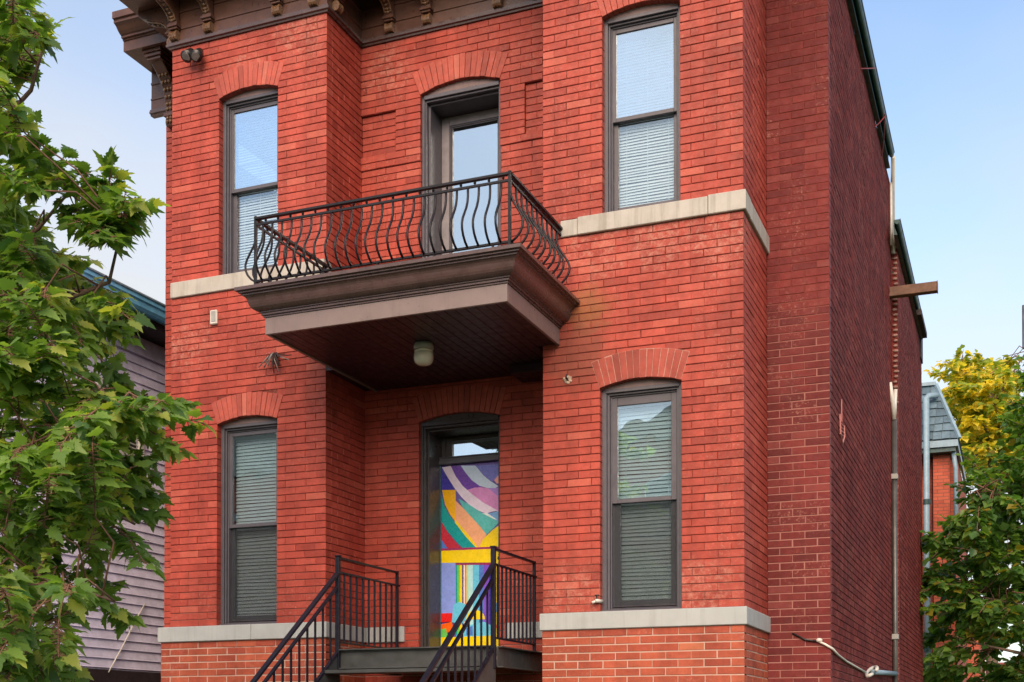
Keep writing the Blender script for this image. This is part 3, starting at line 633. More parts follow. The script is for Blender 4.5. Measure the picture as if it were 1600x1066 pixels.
def drop_bracket(x, y):                                  # longer console at the outer corner of the main wall
    U, Nn, Z = Vector(FX), Vector(FN), Vector((0, 0, 1)); c = Vector((x, y, 0)); P = lambda u, o, z: c + U * u + Nn * o + Z * z; wd = 0.15
    prof = [(0.0, 6.56), (0.07, 6.56), (0.085, 6.60), (0.075, 6.68), (0.085, 6.80), (0.12, 6.92), (0.18, 7.01), (0.26, 7.08), (0.34, 7.14), (0.38, 7.23), (0.0, 7.23)]
    m = MB(); m.prism([P(-wd / 2, o, z) for o, z in prof], U * wd); b = m.build("bracket", M_CORN, corn, bevel=0.008)
    m = MB()
    for z0, z1, o1, ww in ((7.13, 7.16, 0.38, wd + .03), (7.16, 7.195, 0.40, wd + .06), (7.195, 7.228, 0.42, wd + .09)): m.prism([P(-ww / 2, 0.005, z0), P(ww / 2, 0.005, z0), P(ww / 2, o1, z0), P(-ww / 2, o1, z0)], Z * (z1 - z0))
    m.build("neck", M_CORN, b, bevel=0.003)
    m = MB(); m.prism([P(-wd / 2 - .015, 0.005, 6.66), P(wd / 2 + .015, 0.005, 6.66), P(wd / 2 + .015, 0.095, 6.66), P(-wd / 2 - .015, 0.095, 6.66)], Z * 0.04); m.build("band", M_CORN, b, bevel=0.003)
    m = MB()
    for i, (o, z) in enumerate([(0.085, 6.60), (0.08, 6.64), (0.082, 6.74), (0.088, 6.79), (0.105, 6.86), (0.13, 6.93), (0.17, 6.99), (0.22, 7.04)]):
        for s_ in (-1, 0, 1): m.blob(P(s_ * wd * 0.28, o, z), 0.022, 0.02, 0.022, 7, 5)
    tag(m.build("ornament", M_GILT, b, smooth=True), kind="stuff")
drop_bracket(-8.50, YM - 0.005)

# ---------------------------------------------------------------- balcony
BX0, BX1, BY, BZ = -5.876, -3.667, 8.973, 3.325
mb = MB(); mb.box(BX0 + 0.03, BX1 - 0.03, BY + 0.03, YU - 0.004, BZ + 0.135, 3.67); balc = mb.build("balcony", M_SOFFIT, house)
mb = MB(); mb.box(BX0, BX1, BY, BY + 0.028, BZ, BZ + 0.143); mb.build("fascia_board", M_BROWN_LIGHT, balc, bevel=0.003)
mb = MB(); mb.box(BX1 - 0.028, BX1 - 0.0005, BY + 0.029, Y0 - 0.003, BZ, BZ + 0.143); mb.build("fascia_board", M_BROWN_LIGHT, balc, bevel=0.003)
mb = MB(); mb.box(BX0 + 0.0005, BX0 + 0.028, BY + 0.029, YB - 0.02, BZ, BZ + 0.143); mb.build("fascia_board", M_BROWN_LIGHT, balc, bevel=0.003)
prof = [(-0.02, 3.468), (0.010, 3.468), (0.010, 3.482), (0.024, 3.484), (0.024, 3.500), (0.036, 3.503), (0.036, 3.513), (0.050, 3.516), (0.070, 3.524), (0.086, 3.538), (0.097, 3.556), (0.103, 3.576), (0.107, 3.596), (0.114, 3.612), (0.126, 3.624), (0.140, 3.630), (0.140, 3.642), (0.162, 3.646), (0.162, 3.658), (0.184, 3.662), (0.184, 3.690), (0.170, 3.694), (0.02, 3.712), (-0.02, 3.712)]
MB().sweep([(BX0, Y0 - 0.002), (BX0, BY), (BX1, BY), (BX1, Y0 - 0.002)], prof).build("crown_moulding", M_BROWN, balc)
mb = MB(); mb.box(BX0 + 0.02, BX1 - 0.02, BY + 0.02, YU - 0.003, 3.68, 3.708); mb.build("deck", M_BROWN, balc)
nb = 24; bw = (BX1 - BX0 - 0.06) / nb
for k in range(nb):
    x = BX0 + 0.03 + k * bw; y1 = YB - 0.012 if XA + 0.0 < x < XB - bw else Y0 - 0.004
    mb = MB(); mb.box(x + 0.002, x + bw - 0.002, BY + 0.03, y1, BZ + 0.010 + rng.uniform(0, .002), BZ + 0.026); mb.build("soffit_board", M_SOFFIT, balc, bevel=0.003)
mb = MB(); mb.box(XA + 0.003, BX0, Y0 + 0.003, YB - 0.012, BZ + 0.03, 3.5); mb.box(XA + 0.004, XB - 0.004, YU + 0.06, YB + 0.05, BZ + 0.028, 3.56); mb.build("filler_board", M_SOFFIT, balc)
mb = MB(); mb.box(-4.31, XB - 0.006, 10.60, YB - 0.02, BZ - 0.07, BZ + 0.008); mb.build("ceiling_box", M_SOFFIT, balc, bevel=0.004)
# wrought iron railing with bellied balusters
RX0, RX1, RY, RZ0, RZ1 = -5.990, -3.657, 9.00, 3.800, 4.335
railing = MB().bar((RX0, RY, RZ1), (RX1, RY, RZ1), 0.040, 0.018).build("railing", M_IRON, balc)
def iron(name, a, b, w_, h_): return MB().bar(a, b, w_, h_).build(name, M_IRON, railing)
iron("rail", (RX0, RY, RZ1 - 0.052), (RX1, RY, RZ1 - 0.052), 0.018, 0.018); iron("bottom_rail", (RX0, RY, RZ0), (RX1, RY, RZ0), 0.026, 0.016)
bead = MB()
for x in (RX0, RX1):
    iron("rail", (x, RY + 0.018, RZ1), (x, Y0 + 0.01, RZ1), 0.040, 0.018); iron("rail", (x, RY + 0.008, RZ1 - 0.052), (x, Y0 + 0.01, RZ1 - 0.052), 0.018, 0.018); iron("bottom_rail", (x, RY + 0.012, RZ0), (x, Y0 + 0.01, RZ0), 0.026, 0.016)
    for k in range(10): bead.blob((x, RY + 0.06 + 0.118 * k, RZ1 - 0.026), 0.013, 0.013, 0.013, 6, 4)
    for k in range(3): iron("foot", (x, RY + 0.15 + 0.45 * k, 3.70), (x, RY + 0.15 + 0.45 * k, RZ0), 0.016, 0.016)
for k in range(19): bead.blob((RX0 + 0.10 + 0.121 * k, RY, RZ1 - 0.026), 0.013, 0.013, 0.013, 6, 4)
for k in range(5): iron("foot", (RX0 + 0.15 + 0.51 * k, RY, 3.70), (RX0 + 0.15 + 0.51 * k, RY, RZ0), 0.016, 0.016)
tag(bead.build("bead", M_IRON, railing), kind="stuff")
for x in (RX0, RX1):
    mb = MB(); mb.box(x - 0.011, x + 0.011, RY - 0.011, RY + 0.011, 3.69, RZ1 + 0.008); mb.blob((x, RY, RZ1 + 0.014), 0.016, 0.016, 0.012, 8, 5)
    mb.build("post", M_IRON, railing)
BEL = [(0.0, 4.285), (0.0, 4.215), (0.008, 4.165), (0.030, 4.11), (0.064, 4.055), (0.094, 4.005), (0.110, 3.96), (0.108, 3.915), (0.088, 3.87), (0.052, 3.83), (0.006, 3.80)]
def baluster(p, out, wob):
    m = MB(); o = Vector(out); p = Vector(p); side = Vector((o.y, -o.x, 0))
    m.tube([p + o * (d * wob[0]) + side * (wob[1] * math.sin(i / 10 * math.pi)) + Vector((0, 0, z)) for i, (d, z) in enumerate(BEL)], 0.0096, 6); m.build("baluster", M_IRON, railing, smooth=True)
nbal = 24
for k in range(nbal): baluster((RX0 + (RX1 - RX0) * (k + 0.75) / (nbal + 0.5), RY, 0), (0, -1, 0), (rng.uniform(.94, 1.06), rng.uniform(-.006, .006)))
for x, s_ in ((RX0, -1), (RX1, 1)):
    for k in range(10): baluster((x, RY + 0.015 + 0.117 * k, 0), (s_, 0, 0), (rng.uniform(.94, 1.08), rng.uniform(-.006, .006)))

# ---------------------------------------------------------------- doors
def door_case(op, Yf, Yd, mat, name):
    xl, xr, zb, zs, rise, _ = op; m = MB(); ys = Yf + 0.045
    for sg, x in ((1, xl), (-1, xr)):
        for o0, o1, ya in ((-0.004, 0.026, ys), (0.026, 0.040, ys + 0.016), (0.040, 0.060, Yf + 0.11)):
            a, b = sorted((x + sg * o0, x + sg * o1)); m.box(a, b, ya, Yd + 0.05, zb, zs + 0.002)
    for z0, z1, ya in ((zs - 0.035, zs + 0.003, ys - 0.012), (zs - 0.055, zs - 0.035, ys + 0.014), (zs - 0.075, zs - 0.055, Yf + 0.11)): m.box(xl + 0.026, xr - 0.026, ya, Yd + 0.05, z0, z1)
    f = m.build(name, mat, house, bevel=0.003); n = 12
    ab = MB(); ab.prism([(xl - 0.003, ys, zs), (xr + 0.003, ys, zs)] + [(xr + 0.003 - (xr - xl + 0.006) * k / n, ys, arc(op, max(xl, min(xr, xr - (xr - xl) * k / n))) + 0.006) for k in range(n + 1)], (0, 0.04, 0))
    ab.build("arch_board", M_FILL if mat is M_FRAME else M_FRAME_DARK, f)
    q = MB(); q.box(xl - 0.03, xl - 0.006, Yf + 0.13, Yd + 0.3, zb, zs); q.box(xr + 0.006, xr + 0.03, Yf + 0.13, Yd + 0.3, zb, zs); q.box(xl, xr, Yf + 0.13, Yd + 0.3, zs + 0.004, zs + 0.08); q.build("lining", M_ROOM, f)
    return f
YD = 11.33
dl = door_case(DLO, YB, YD, M_FRAME_DARK, "door_frame")
dx0, dx1 = DLO[0] + 0.063, DLO[1] - 0.063
mb = MB(); mb.box(dx0 - 0.01, dx1 + 0.01, YD - 0.055, YD + 0.04, 2.632, 2.668); mb.box(dx0 - 0.01, dx1 + 0.01, YD - 0.035, YD + 0.04, 2.668, 2.695); mb.box(dx0 - 0.01, dx1 + 0.01, YD - 0.045, YD + 0.04, 2.695, 2.708); mb.build("transom_bar", M_FRAME, dl, bevel=0.004)
mb = MB(); mb.box(dx0, dx0 + 0.115, YD, YD + 0.04, 2.71, 2.905); mb.box(dx1 - 0.115, dx1, YD, YD + 0.04, 2.71, 2.905); mb.box(dx0 + 0.04, dx0 + 0.055, YD - 0.02, YD, 2.71, 2.905); mb.box(dx0 + 0.115, dx1 - 0.115, YD + 0.001, YD + 0.039, 2.87, 2.905); mb.build("transom_frame", M_FRAME_DARK, dl, bevel=0.003)
mb = MB(); mb.box(dx0 + 0.113, dx1 - 0.113, YD + 0.014, YD + 0.018, 2.706, 2.872); mb.build("transom_pane", M_GLASS_DOOR, dl)
mb = MB(); mb.box(dx0 - 0.02, dx1 + 0.02, YB + 0.02, YD + 0.1, 0.70, 0.735); mb.build("threshold", M_STEEL, dl)
# the painted door leaf: flat colour fields, door coordinates (x, z)
leaf = MB(); leaf.box(dx0 + 0.002, dx1 - 0.002, YD, YD + 0.045, 0.737, 2.630)
PAL = {}
def pc(name, c):
    if name not in PAL: PAL[name] = plain("mural_" + name, c, 0.30, 0.5, 0.10, 14, 0.22, 26)
    return PAL[name]
front_door = leaf.build("front_door", pc("violet", (0.13, 0.085, 0.36)), house)
MURAL = [
 ('indigo', (0.035, 0.03, 0.27), [(-0.009,2.614),(0.013,2.606),(0.086,2.488),(0.159,2.374),(-0.009,2.386)]),
 ('purple', (0.12, 0.045, 0.3), [(0.1,2.619),(0.223,2.609),(0.303,2.498),(0.403,2.412),(0.517,2.364),(0.403,2.359),(0.288,2.361),(0.231,2.418),(0.158,2.515)]),
 ('mauve', (0.48, 0.22, 0.45), [(0.281,2.368),(0.36,2.386),(0.431,2.386),(0.517,2.367),(0.587,2.313),(0.686,2.222),(0.686,2.092),(0.601,2.136),(0.46,2.224),(0.346,2.311)]),
 ('violet_light', (0.3, 0.2, 0.52), [(0.517,2.367),(0.686,2.371),(0.686,2.222),(0.587,2.307)]),
 ('pale_blue', (0.42, 0.52, 0.72), [(0.213,2.617),(0.374,2.604),(0.46,2.499),(0.531,2.441),(0.618,2.383),(0.587,2.366),(0.502,2.372),(0.417,2.4),(0.331,2.463),(0.267,2.54)]),
 ('slate_blue', (0.14, 0.15, 0.44), [(0.371,2.604),(0.686,2.599),(0.686,2.482),(0.615,2.461),(0.559,2.429),(0.474,2.492)]),
 ('rose', (0.62, 0.3, 0.28), [(0.573,2.445),(0.643,2.511),(0.686,2.521),(0.686,2.404),(0.601,2.41)]),
 ('lavender', (0.6, 0.54, 0.76), [(0.009,2.613),(0.103,2.622),(0.158,2.515),(0.234,2.413),(0.339,2.32),(0.46,2.229),(0.613,2.142),(0.545,2.134),(0.488,2.12),(0.403,2.156),(0.303,2.222),(0.224,2.299),(0.151,2.388),(0.071,2.509)]),
 ('teal_light', (0.1, 0.38, 0.38), [(0.19,2.289),(0.288,2.233),(0.46,2.12),(0.629,2.031),(0.573,1.975),(0.491,1.911),(0.374,2.007),(0.274,2.118)]),
 ('sky_blue', (0.16, 0.32, 0.58), [(0.495,2.117),(0.686,2.144),(0.686,2.001),(0.615,2.031),(0.517,2.096)]),
 ('white_blue', (0.6, 0.66, 0.76), [(0.446,2.127),(0.502,2.123),(0.608,2.051),(0.573,2.06)]),
 ('ochre', (0.72, 0.36, 0.03), [(0.009,2.387),(0.159,2.379),(0.162,2.053),(0.101,2.129),(0.042,2.239)]),
 ('salmon', (0.8, 0.34, 0.2), [(0.159,2.271),(0.224,2.207),(0.331,2.095),(0.417,2.004),(0.495,1.908),(0.446,1.846),(0.41,1.782),(0.346,1.838),(0.245,1.956),(0.159,2.06)]),
 ('yellow', (0.8, 0.5, 0.04), [(0.686,2.034),(0.686,1.752),(0.403,1.767),(0.453,1.865),(0.545,1.944)]),
 ('yellow', (0.8, 0.5, 0.04), [(0.152,2.087),(0.231,1.996),(0.317,1.899),(0.424,1.768),(0.375,1.774),(0.274,1.888),(0.152,2.034)]),
 ('teal', (0.0, 0.25, 0.26), [(-0.009,2.349),(0.031,2.233),(0.094,2.123),(0.159,2.044),(0.267,1.908),(0.392,1.777),(0.253,1.775),(0.159,1.868),(0.072,1.966),(-0.008,2.07)]),
 ('crimson', (0.36, 0.03, 0.05), [(-0.008,2.07),(0.072,1.959),(0.159,1.858),(0.253,1.77),(0.145,1.775),(0.072,1.8),(-0.008,1.891)]),
 ('blue', (0.08, 0.16, 0.45), [(-0.008,1.891),(0.087,1.779),(-0.008,1.784)]),
 ('plum', (0.24, 0.03, 0.1), [(-0.024,1.8),(0.657,1.786),(0.657,1.766),(-0.024,1.777)]),
 ('yellow', (0.8, 0.5, 0.04), [(-0.024,1.777),(0.657,1.766),(0.657,1.628),(-0.024,1.656)]),
 ('periwinkle', (0.2, 0.27, 0.62), [(-0.024,1.656),(0.162,1.647),(0.163,1.137),(-0.024,1.143)]),
 ('teal', (0.0, 0.25, 0.26), [(0.162,1.627),(0.178,1.626),(0.179,0.924),(0.163,0.924)]),
 ('green', (0.12, 0.42, 0.1), [(0.178,1.626),(0.207,1.625),(0.207,0.923),(0.179,0.924)]),
 ('yellow', (0.8, 0.5, 0.04), [(0.207,1.625),(0.232,1.623),(0.233,0.922),(0.207,0.923)]),
 ('navy', (0.02, 0.03, 0.2), [(0.232,1.623),(0.248,1.622),(0.249,0.922),(0.233,0.922)]),
 ('white', (0.7, 0.68, 0.72), [(0.248,1.622),(0.261,1.622),(0.261,0.922),(0.249,0.922)]),
 ('tangerine', (0.72, 0.18, 0.04), [(0.261,1.622),(0.28,1.621),(0.281,0.921),(0.261,0.922)]),
 ('mint', (0.3, 0.55, 0.36), [(0.28,1.621),(0.302,1.62),(0.303,0.92),(0.281,0.921)]),
 ('aqua_pale', (0.35, 0.58, 0.62), [(0.302,1.62),(0.35,1.618),(0.35,0.919),(0.303,0.92)]),
 ('aqua', (0.13, 0.42, 0.6), [(0.35,1.618),(0.416,1.614),(0.416,0.917),(0.35,0.919)]),
 ('blue', (0.08, 0.16, 0.45), [(0.416,1.614),(0.47,1.612),(0.47,0.916),(0.416,0.917)]),
 ('purple_bright', (0.16, 0.08, 0.46), [(0.47,1.612),(0.526,1.609),(0.526,0.914),(0.47,0.916)]),
 ('indigo', (0.035, 0.03, 0.27), [(0.526,1.609),(0.579,1.606),(0.579,0.913),(0.526,0.914)]),
 ('plum', (0.24, 0.03, 0.1), [(0.162,1.641),(0.579,1.629),(0.579,1.609),(0.162,1.627)]),
 ('yellow', (0.8, 0.5, 0.04), [(0.579,1.632),(0.657,1.628),(0.657,0.782),(0.579,0.783)]),
 ('red', (0.52, 0.03, 0.03), [(-0.024,1.149),(0.127,1.15),(0.127,1.062),(-0.024,1.061)]),
 ('aqua', (0.13, 0.42, 0.6), [(0.121,1.057),(0.14,1.231),(0.201,1.258),(0.28,1.226),(0.299,1.095),(0.233,1.039)]),
 ('orange_red', (0.66, 0.12, 0.03), [(-0.024,1.038),(0.121,1.063),(0.14,0.998),(0.041,0.928),(-0.024,0.93)]),
 ('green', (0.12, 0.42, 0.1), [(-0.024,0.93),(-0.008,0.988),(0.057,1.0),(0.083,0.912),(-0.024,0.871)]),
 ('yellow', (0.8, 0.5, 0.04), [(0.482,1.074),(0.477,1.103),(0.463,1.129),(0.441,1.15),(0.413,1.164),(0.382,1.17),(0.35,1.167),(0.322,1.154),(0.3,1.135),(0.285,1.109),(0.28,1.081)]),
 ('aqua', (0.13, 0.42, 0.6), [(0.169,0.924),(0.28,1.017),(0.47,1.051),(0.548,1.014),(0.548,0.885),(0.169,0.895)]),
 ('blue', (0.08, 0.16, 0.45), [(0.28,0.994),(0.35,1.015),(0.35,0.919),(0.281,0.921)]),
 ('yellow', (0.8, 0.5, 0.04), [(-0.024,0.909),(0.657,0.911),(0.657,0.767),(-0.024,0.783)]),
 ('orange_red', (0.66, 0.12, 0.03), [(0.579,1.019),(0.657,1.017),(0.657,0.982),(0.579,0.985)]),
 ('sky_blue', (0.16, 0.32, 0.58), [(0.579,1.229),(0.657,1.241),(0.657,1.14),(0.579,1.143)]),
]

for i, (nm_, col, pts) in enumerate(MURAL):              # one flat painted field after another, x measured from the leaf's left edge
    m = MB(); m.prism([(min(dx1 - 0.003, max(dx0 + 0.003, -5.342 + x)), YD - 0.0004 * (i + 1), min(2.628, max(0.74, z))) for x, z in pts], (0, 0.00035, 0))
    m.build("painted_field", pc(nm_, tuple(min(0.88, max(0.0, (sum(col) / 3) + (k_ - sum(col) / 3) * 1.12) * 1.3) for k_ in col)), front_door)
m = MB(); m.lathe([(0.0, -0.07), (0.026, -0.068), (0.030, -0.045), (0.012, -0.03), (0.012, 0.0)], (dx1 - 0.06, YD - 0.018, 1.66), 12, axis='y'); m.build("door_knob", M_BLACK, front_door, smooth=True)
m = MB(); m.box(dx0 - 0.012, dx0 + 0.004, YD - 0.03, YD + 0.02, 0.737, 2.63); m.build("door_stop", pc("stop_blue", (0.05, 0.12, 0.16)), dl)

# upper door behind the balcony
YD2 = 11.215
du = door_case(DUP, YU, YD2, M_FRAME, "door_frame")
ex0, ex1 = DUP[0] + 0.061, DUP[1] - 0.061
m = MB(); m.box(ex0, ex0 + 0.085, YD2, YD2 + 0.045, 3.76, 6.072); m.box(ex1 - 0.085, ex1, YD2, YD2 + 0.045, 3.76, 6.072); m.box(ex0 + 0.085, ex1 - 0.085, YD2 + 0.001, YD2 + 0.044, 5.985, 6.072); m.box(ex0 + 0.085, ex1 - 0.085, YD2 + 0.001, YD2 + 0.044, 3.76, 4.02)
bd = m.build("balcony_door", plain("balcony_door_paint", (0.20, 0.19, 0.215), 0.4), house, bevel=0.003)
m = MB()
for o, y in ((0.085, -0.008), (0.097, -0.003), (0.108, 0.006)):
    a, b, z1, z0 = ex0 + o, ex1 - o, 5.987 - (o - 0.085), 4.018 + (o - 0.085)
    m.box(a, a + 0.009, YD2 + y, YD2 + 0.03, z0, z1); m.box(b - 0.009, b, YD2 + y, YD2 + 0.03, z0, z1); m.box(a + 0.009, b - 0.009, YD2 + y + 0.0005, YD2 + 0.03, z1 - 0.009, z1); m.box(a + 0.009, b - 0.009, YD2 + y + 0.0005, YD2 + 0.03, z0, z0 + 0.009)
m.build("glazing_bead", M_FRAME, bd)
m = MB(); m.box(ex0 + 0.114, ex1 - 0.114, YD2 + 0.020, YD2 + 0.024, 4.04, 5.962); m.build("pane", M_GLASS_DOOR, bd)
m = MB(); m.box(ex0 + 0.05, ex1 - 0.05, YD2 + 0.10, YD2 + 0.104, 3.9, 6.0); m.build("door_blind", M_BLIND, bd)

# ---------------------------------------------------------------- entry stairs
stairs = empty("entry_stairs", (-4.84, 9.69, ZG), "dark grey steel entry stairs with black bar railings up to the mural door", "stairs")
SX0, SX1, SYF, SZ = -5.60, -4.075, 9.70, 0.690
m = MB(); m.box(SX0 + 0.02, SX1 - 0.02, SYF + 0.02, YB - 0.03, SZ - 0.012, SZ); m.build("landing", M_STEEL, stairs)
def channel(a, b, zt, zb, out, name="stringer"):
    q = MB(); a, b, o = Vector(a), Vector(b), Vector(out); w_ = 0.05
    for z0, z1, d0, d1 in ((zb, zt, 0, 0.008), (zt - 0.012, zt, 0.008, w_), (zb, zb + 0.012, 0.008, w_)):
        q.prism([a + o * d0 + Vector((0, 0, z0)), b + o * d0 + Vector((0, 0, z0)), b + o * d1 + Vector((0, 0, z0)), a + o * d1 + Vector((0, 0, z0))], (0, 0, z1 - z0))
    return q.build(name, M_STEEL, stairs, bevel=0.002)
channel((SX0, SYF + 0.04, 0), (SX1, SYF + 0.04, 0), SZ + 0.012, 0.525, (0, -1, 0), "landing_beam")
channel((SX1, SYF + 0.045, 0), (SX1, YB - 0.03, 0), SZ + 0.006, 0.515, (1, 0, 0), "landing_beam")
channel((SX0 + 0.03, SYF + 0.045, 0), (SX0 + 0.03, YB - 0.03, 0), SZ + 0.006, 0.515, (-1, 0, 0), "landing_beam")
m = MB(); m.box(-4.30, -4.24, 10.0, 10.04, 0.0, 0.0001)
rise, run = 0.184, 0.240
for k in range(12):
    z, y = SZ - rise * (k + 1), SYF - run * k
    if z < ZG + 0.05: break
    m = MB(); m.box(SX0 - 0.02 + 0.03, SX1 - 0.03, y - run - 0.01, y + 0.02, z - 0.030, z); m.build("tread", M_STEEL, stairs, bevel=0.003)
    m = MB(); m.box(SX0 + 0.05, SX1 - 0.05, y - 0.005, y + 0.005, z - 0.15, z - 0.034) if k % 2 == 9 else m.box(SX0 + 0.04, SX1 - 0.04, y + 0.012, y + 0.018, z + 0.002, z + 0.022)
    m.build("nosing_lip", M_STEEL, stairs)
SL = rise / run
for x in (SX0 + 0.012, SX1 - 0.012):
    q = MB(); yb = SYF - (SZ - ZG - 0.1) / SL
    q.prism([(x - 0.006, SYF + 0.03, SZ - 0.02), (x - 0.006, SYF + 0.03, SZ - 0.30), (x - 0.006, yb, ZG), (x - 0.006, yb - 0.12, ZG + 0.12)], (0.012, 0, 0)); q.build("stringer", M_STEEL, stairs)
def stair_rail(x, yb, sgn):
    zt = 1.515
    post = MB(); post.box(x - 0.019, x + 0.019, SYF - 0.019, SYF + 0.019, 0.50, zt + 0.008); r = post.build("railing", M_IRON2, stairs, bevel=0.003)
    q = MB(); q.box(x - 0.025, x + 0.025, SYF - 0.025, SYF + 0.025, zt + 0.008, zt + 0.022); q.build("post_cap", M_IRON2, r, bevel=0.004)
    q = MB(); q.box(x - 0.012, x + 0.012, yb - 0.012, yb + 0.012, SZ - 0.05, zt + 0.012); q.build("post", M_IRON2, r)
    for z_, y_, w_, h_ in ((zt, yb + 0.012, 0.028, 0.018), (1.388, yb + 0.05, 0.022, 0.016), (SZ + 0.075, yb + 0.02, 0.022, 0.014)): MB().bar((x, SYF + 0.02, z_), (x, y_, z_), w_, h_).build("rail", M_IRON2, r)
    n = 9
    for k in range(n):
        y = SYF + (yb - SYF) * (k + 1) / (n + 1); q = MB(); q.box(x - 0.0075, x + 0.0075, y - 0.0075, y + 0.0075, SZ + 0.07, 1.385); q.build("baluster", M_IRON2, r)
    yl = SYF - 2.3; a, b = Vector((x, SYF - 0.01, 1.375)), Vector((x, yl, 1.375 - SL * (SYF - yl)))
    for dz, w_, h_ in ((0.0, 0.042, 0.022), (-0.118, 0.03, 0.018), (-0.70, 0.03, 0.016)):
        q = MB(); q.bar(a + Vector((0, 0, dz)), b + Vector((0, 0, dz)), w_, h_); q.build("rail", M_IRON2, r)
    k = 1
    while SYF - 0.128 * k > yl + 0.05:
        y = SYF - 0.128 * k; z = 1.375 - SL * (SYF - y); q = MB(); q.box(x - 0.0075, x + 0.0075, y - 0.0075, y + 0.0075, z - 0.70, z - 0.12); q.build("baluster", M_IRON2, r); k += 1
    q = MB(); q.box(x - 0.019, x + 0.019, yl - 0.019, yl + 0.019, ZG, 1.385 - SL * 2.3); q.build("post", M_IRON2, r)
stair_rail(-5.587, 10.84, -1); stair_rail(-4.090, 10.66, 1)

# ---------------------------------------------------------------- fittings on the house
lx, ly = -4.757, 9.726
lamp = empty("porch_light", (lx, ly, BZ + 0.01), "ribbed glass porch light hanging from the balcony soffit", "lamp")
m = MB(); m.lathe([(0.078, 3.337), (0.086, 3.322), (0.088, 3.290), (0.082, 3.282), (0.05, 3.280)], (lx, ly, 0), 24); m.build("lamp_base", M_GREY, lamp, smooth=True)
m = MB(); m.lathe([(0.070, 3.283), (0.080, 3.275), (0.082, 3.262), (0.077, 3.258), (0.084, 3.250), (0.086, 3.215), (0.083, 3.190), (0.074, 3.168), (0.055, 3.153), (0.03, 3.146), (0.005, 3.144)], (lx, ly, 0), 24); m.build("lamp_globe", M_GLOBE, lamp, smooth=True)

sx, sy_, sz = -7.44, Y0 - 0.02, 6.63
sec = empty("security_light", (sx, sy_, sz), "small black twin floodlight below the cornice at the top left corner", "light")
m = MB(); m.lathe([(0.05, 0.02), (0.055, 0.0), (0.045, -0.03), (0.02, -0.04)], (sx, Y0 - 0.005, sz), 14, axis='y'); m.build("mount", M_BLACK, sec, smooth=True)
for dx, dz in ((-0.045, 0.0), (0.055, -0.02)):
    m = MB(); m.tube([(sx + dx * .3, Y0 - 0.035, sz), (sx + dx, Y0 - 0.075, sz + dz)], 0.014, 8); m.tube([(sx + dx, Y0 - 0.06, sz + dz + 0.015), (sx + dx * 1.15, Y0 - 0.14, sz + dz - 0.075)], 0.036, 14, 0.060); m.build("lamp_head", M_BLACK, sec, smooth=True)
    m = MB(); m.tube([(sx + dx * 1.15, Y0 - 0.140, sz + dz - 0.076), (sx + dx * 1.16, Y0 - 0.142, sz + dz - 0.079)], 0.042, 14); m.build("lens", M_CABLE, sec)

vx, vz = -7.245, 4.005
m = MB(); m.box(vx - 0.040, vx + 0.040, Y0 - 0.030, Y0 + 0.005, vz - 0.068, vz + 0.072)
vent = m.build("wall_box", M_WHITE, bevel=0.008, at=(vx, Y0, vz)); tag(vent, "small white wall box under the upper left stone sill", "wall box")
m = MB(); m.box(vx - 0.022, vx + 0.03, Y0 - 0.034, Y0 - 0.028, vz - 0.045, vz + 0.06); m.build("cover", M_GREY, vent, bevel=0.004)

cx_, cz = -6.545, 3.50
tang = empty("cable_tuft", (cx_, Y0, cz), "frayed grey cable ends sticking out of the left bay below the balcony", "cable")
rr = random.Random(3)
for k in range(13):
    a = rr.uniform(-0.9, 0.5) if k < 10 else rr.uniform(1.0, 1.5); ln = rr.uniform(0.10, 0.21)
    p0 = Vector((cx_ + rr.uniform(-.02, .02), Y0 - 0.005, cz + 0.07)); p1 = p0 + Vector((math.sin(a) * ln * .35, -0.05 - rr.random() * 0.03, -ln * 0.25)); p2 = p0 + Vector((math.sin(a) * ln, -0.04 - rr.random() * 0.03, -ln * math.cos(a)))
    m = MB(); m.tube([p0, (p0 + p1) / 2 + Vector((0, -.015, .01)), p1, p2], 0.008 if k % 3 else 0.013, 6, 0.005); m.build("cable_end", M_CABLE if k % 2 else M_DARKWOOD, tang, smooth=True)

hx, hz = -3.597, 3.020
hook = empty("wall_hook", (hx, Y0, hz), "rusty wall hook in a chipped white patch of mortar right of the balcony shadow", "hook")
m = MB()
for k in range(9):
    a = k / 9 * 6.28; m.blob((hx + 0.03 * math.cos(a) * rr.uniform(.6, 1.1), Y0 - 0.004, hz + 0.028 * math.sin(a) * rr.uniform(.6, 1.1)), 0.018, 0.008, 0.012, 6, 4)
tag(m.build("mortar_patch", plain("chipped_mortar", (0.42, 0.33, 0.27), 0.9, 0.2, 0.4, 40), hook), kind="stuff")
m = MB(); m.tube([(hx, Y0, hz), (hx, Y0 - 0.04, hz), (hx + 0.005, Y0 - 0.055, hz + 0.012), (hx + 0.008, Y0 - 0.05, hz + 0.03)], 0.008, 6); m.build("hook_pin", M_IRON, hook)

tx, tz = -3.325, 1.088
tap = empty("tap_fitting", (tx, Y0, tz), "small white tap fitting beside the foot of the lower right window", "tap")
m = MB(); m.tube([(tx + 0.03, Y0 + 0.03, tz), (tx, Y0 - 0.05, tz)], 0.016, 8); m.tube([(tx, Y0 - 0.03, tz), (tx - 0.035, Y0 - 0.05, tz - 0.016)], 0.012, 8); m.build("body", M_WHITE, tap, smooth=True)
m = MB(); m.tube([(tx, Y0 - 0.04, tz), (tx + 0.006, Y0 - 0.045, tz + 0.045)], 0.006, 6); m.lathe([(0.004, 0), (0.02, 0.002), (0.02, 0.009), (0.004, 0.011)], (tx + 0.006, Y0 - 0.045, tz + 0.042), 8); m.build("handle", M_BLACK, tap)

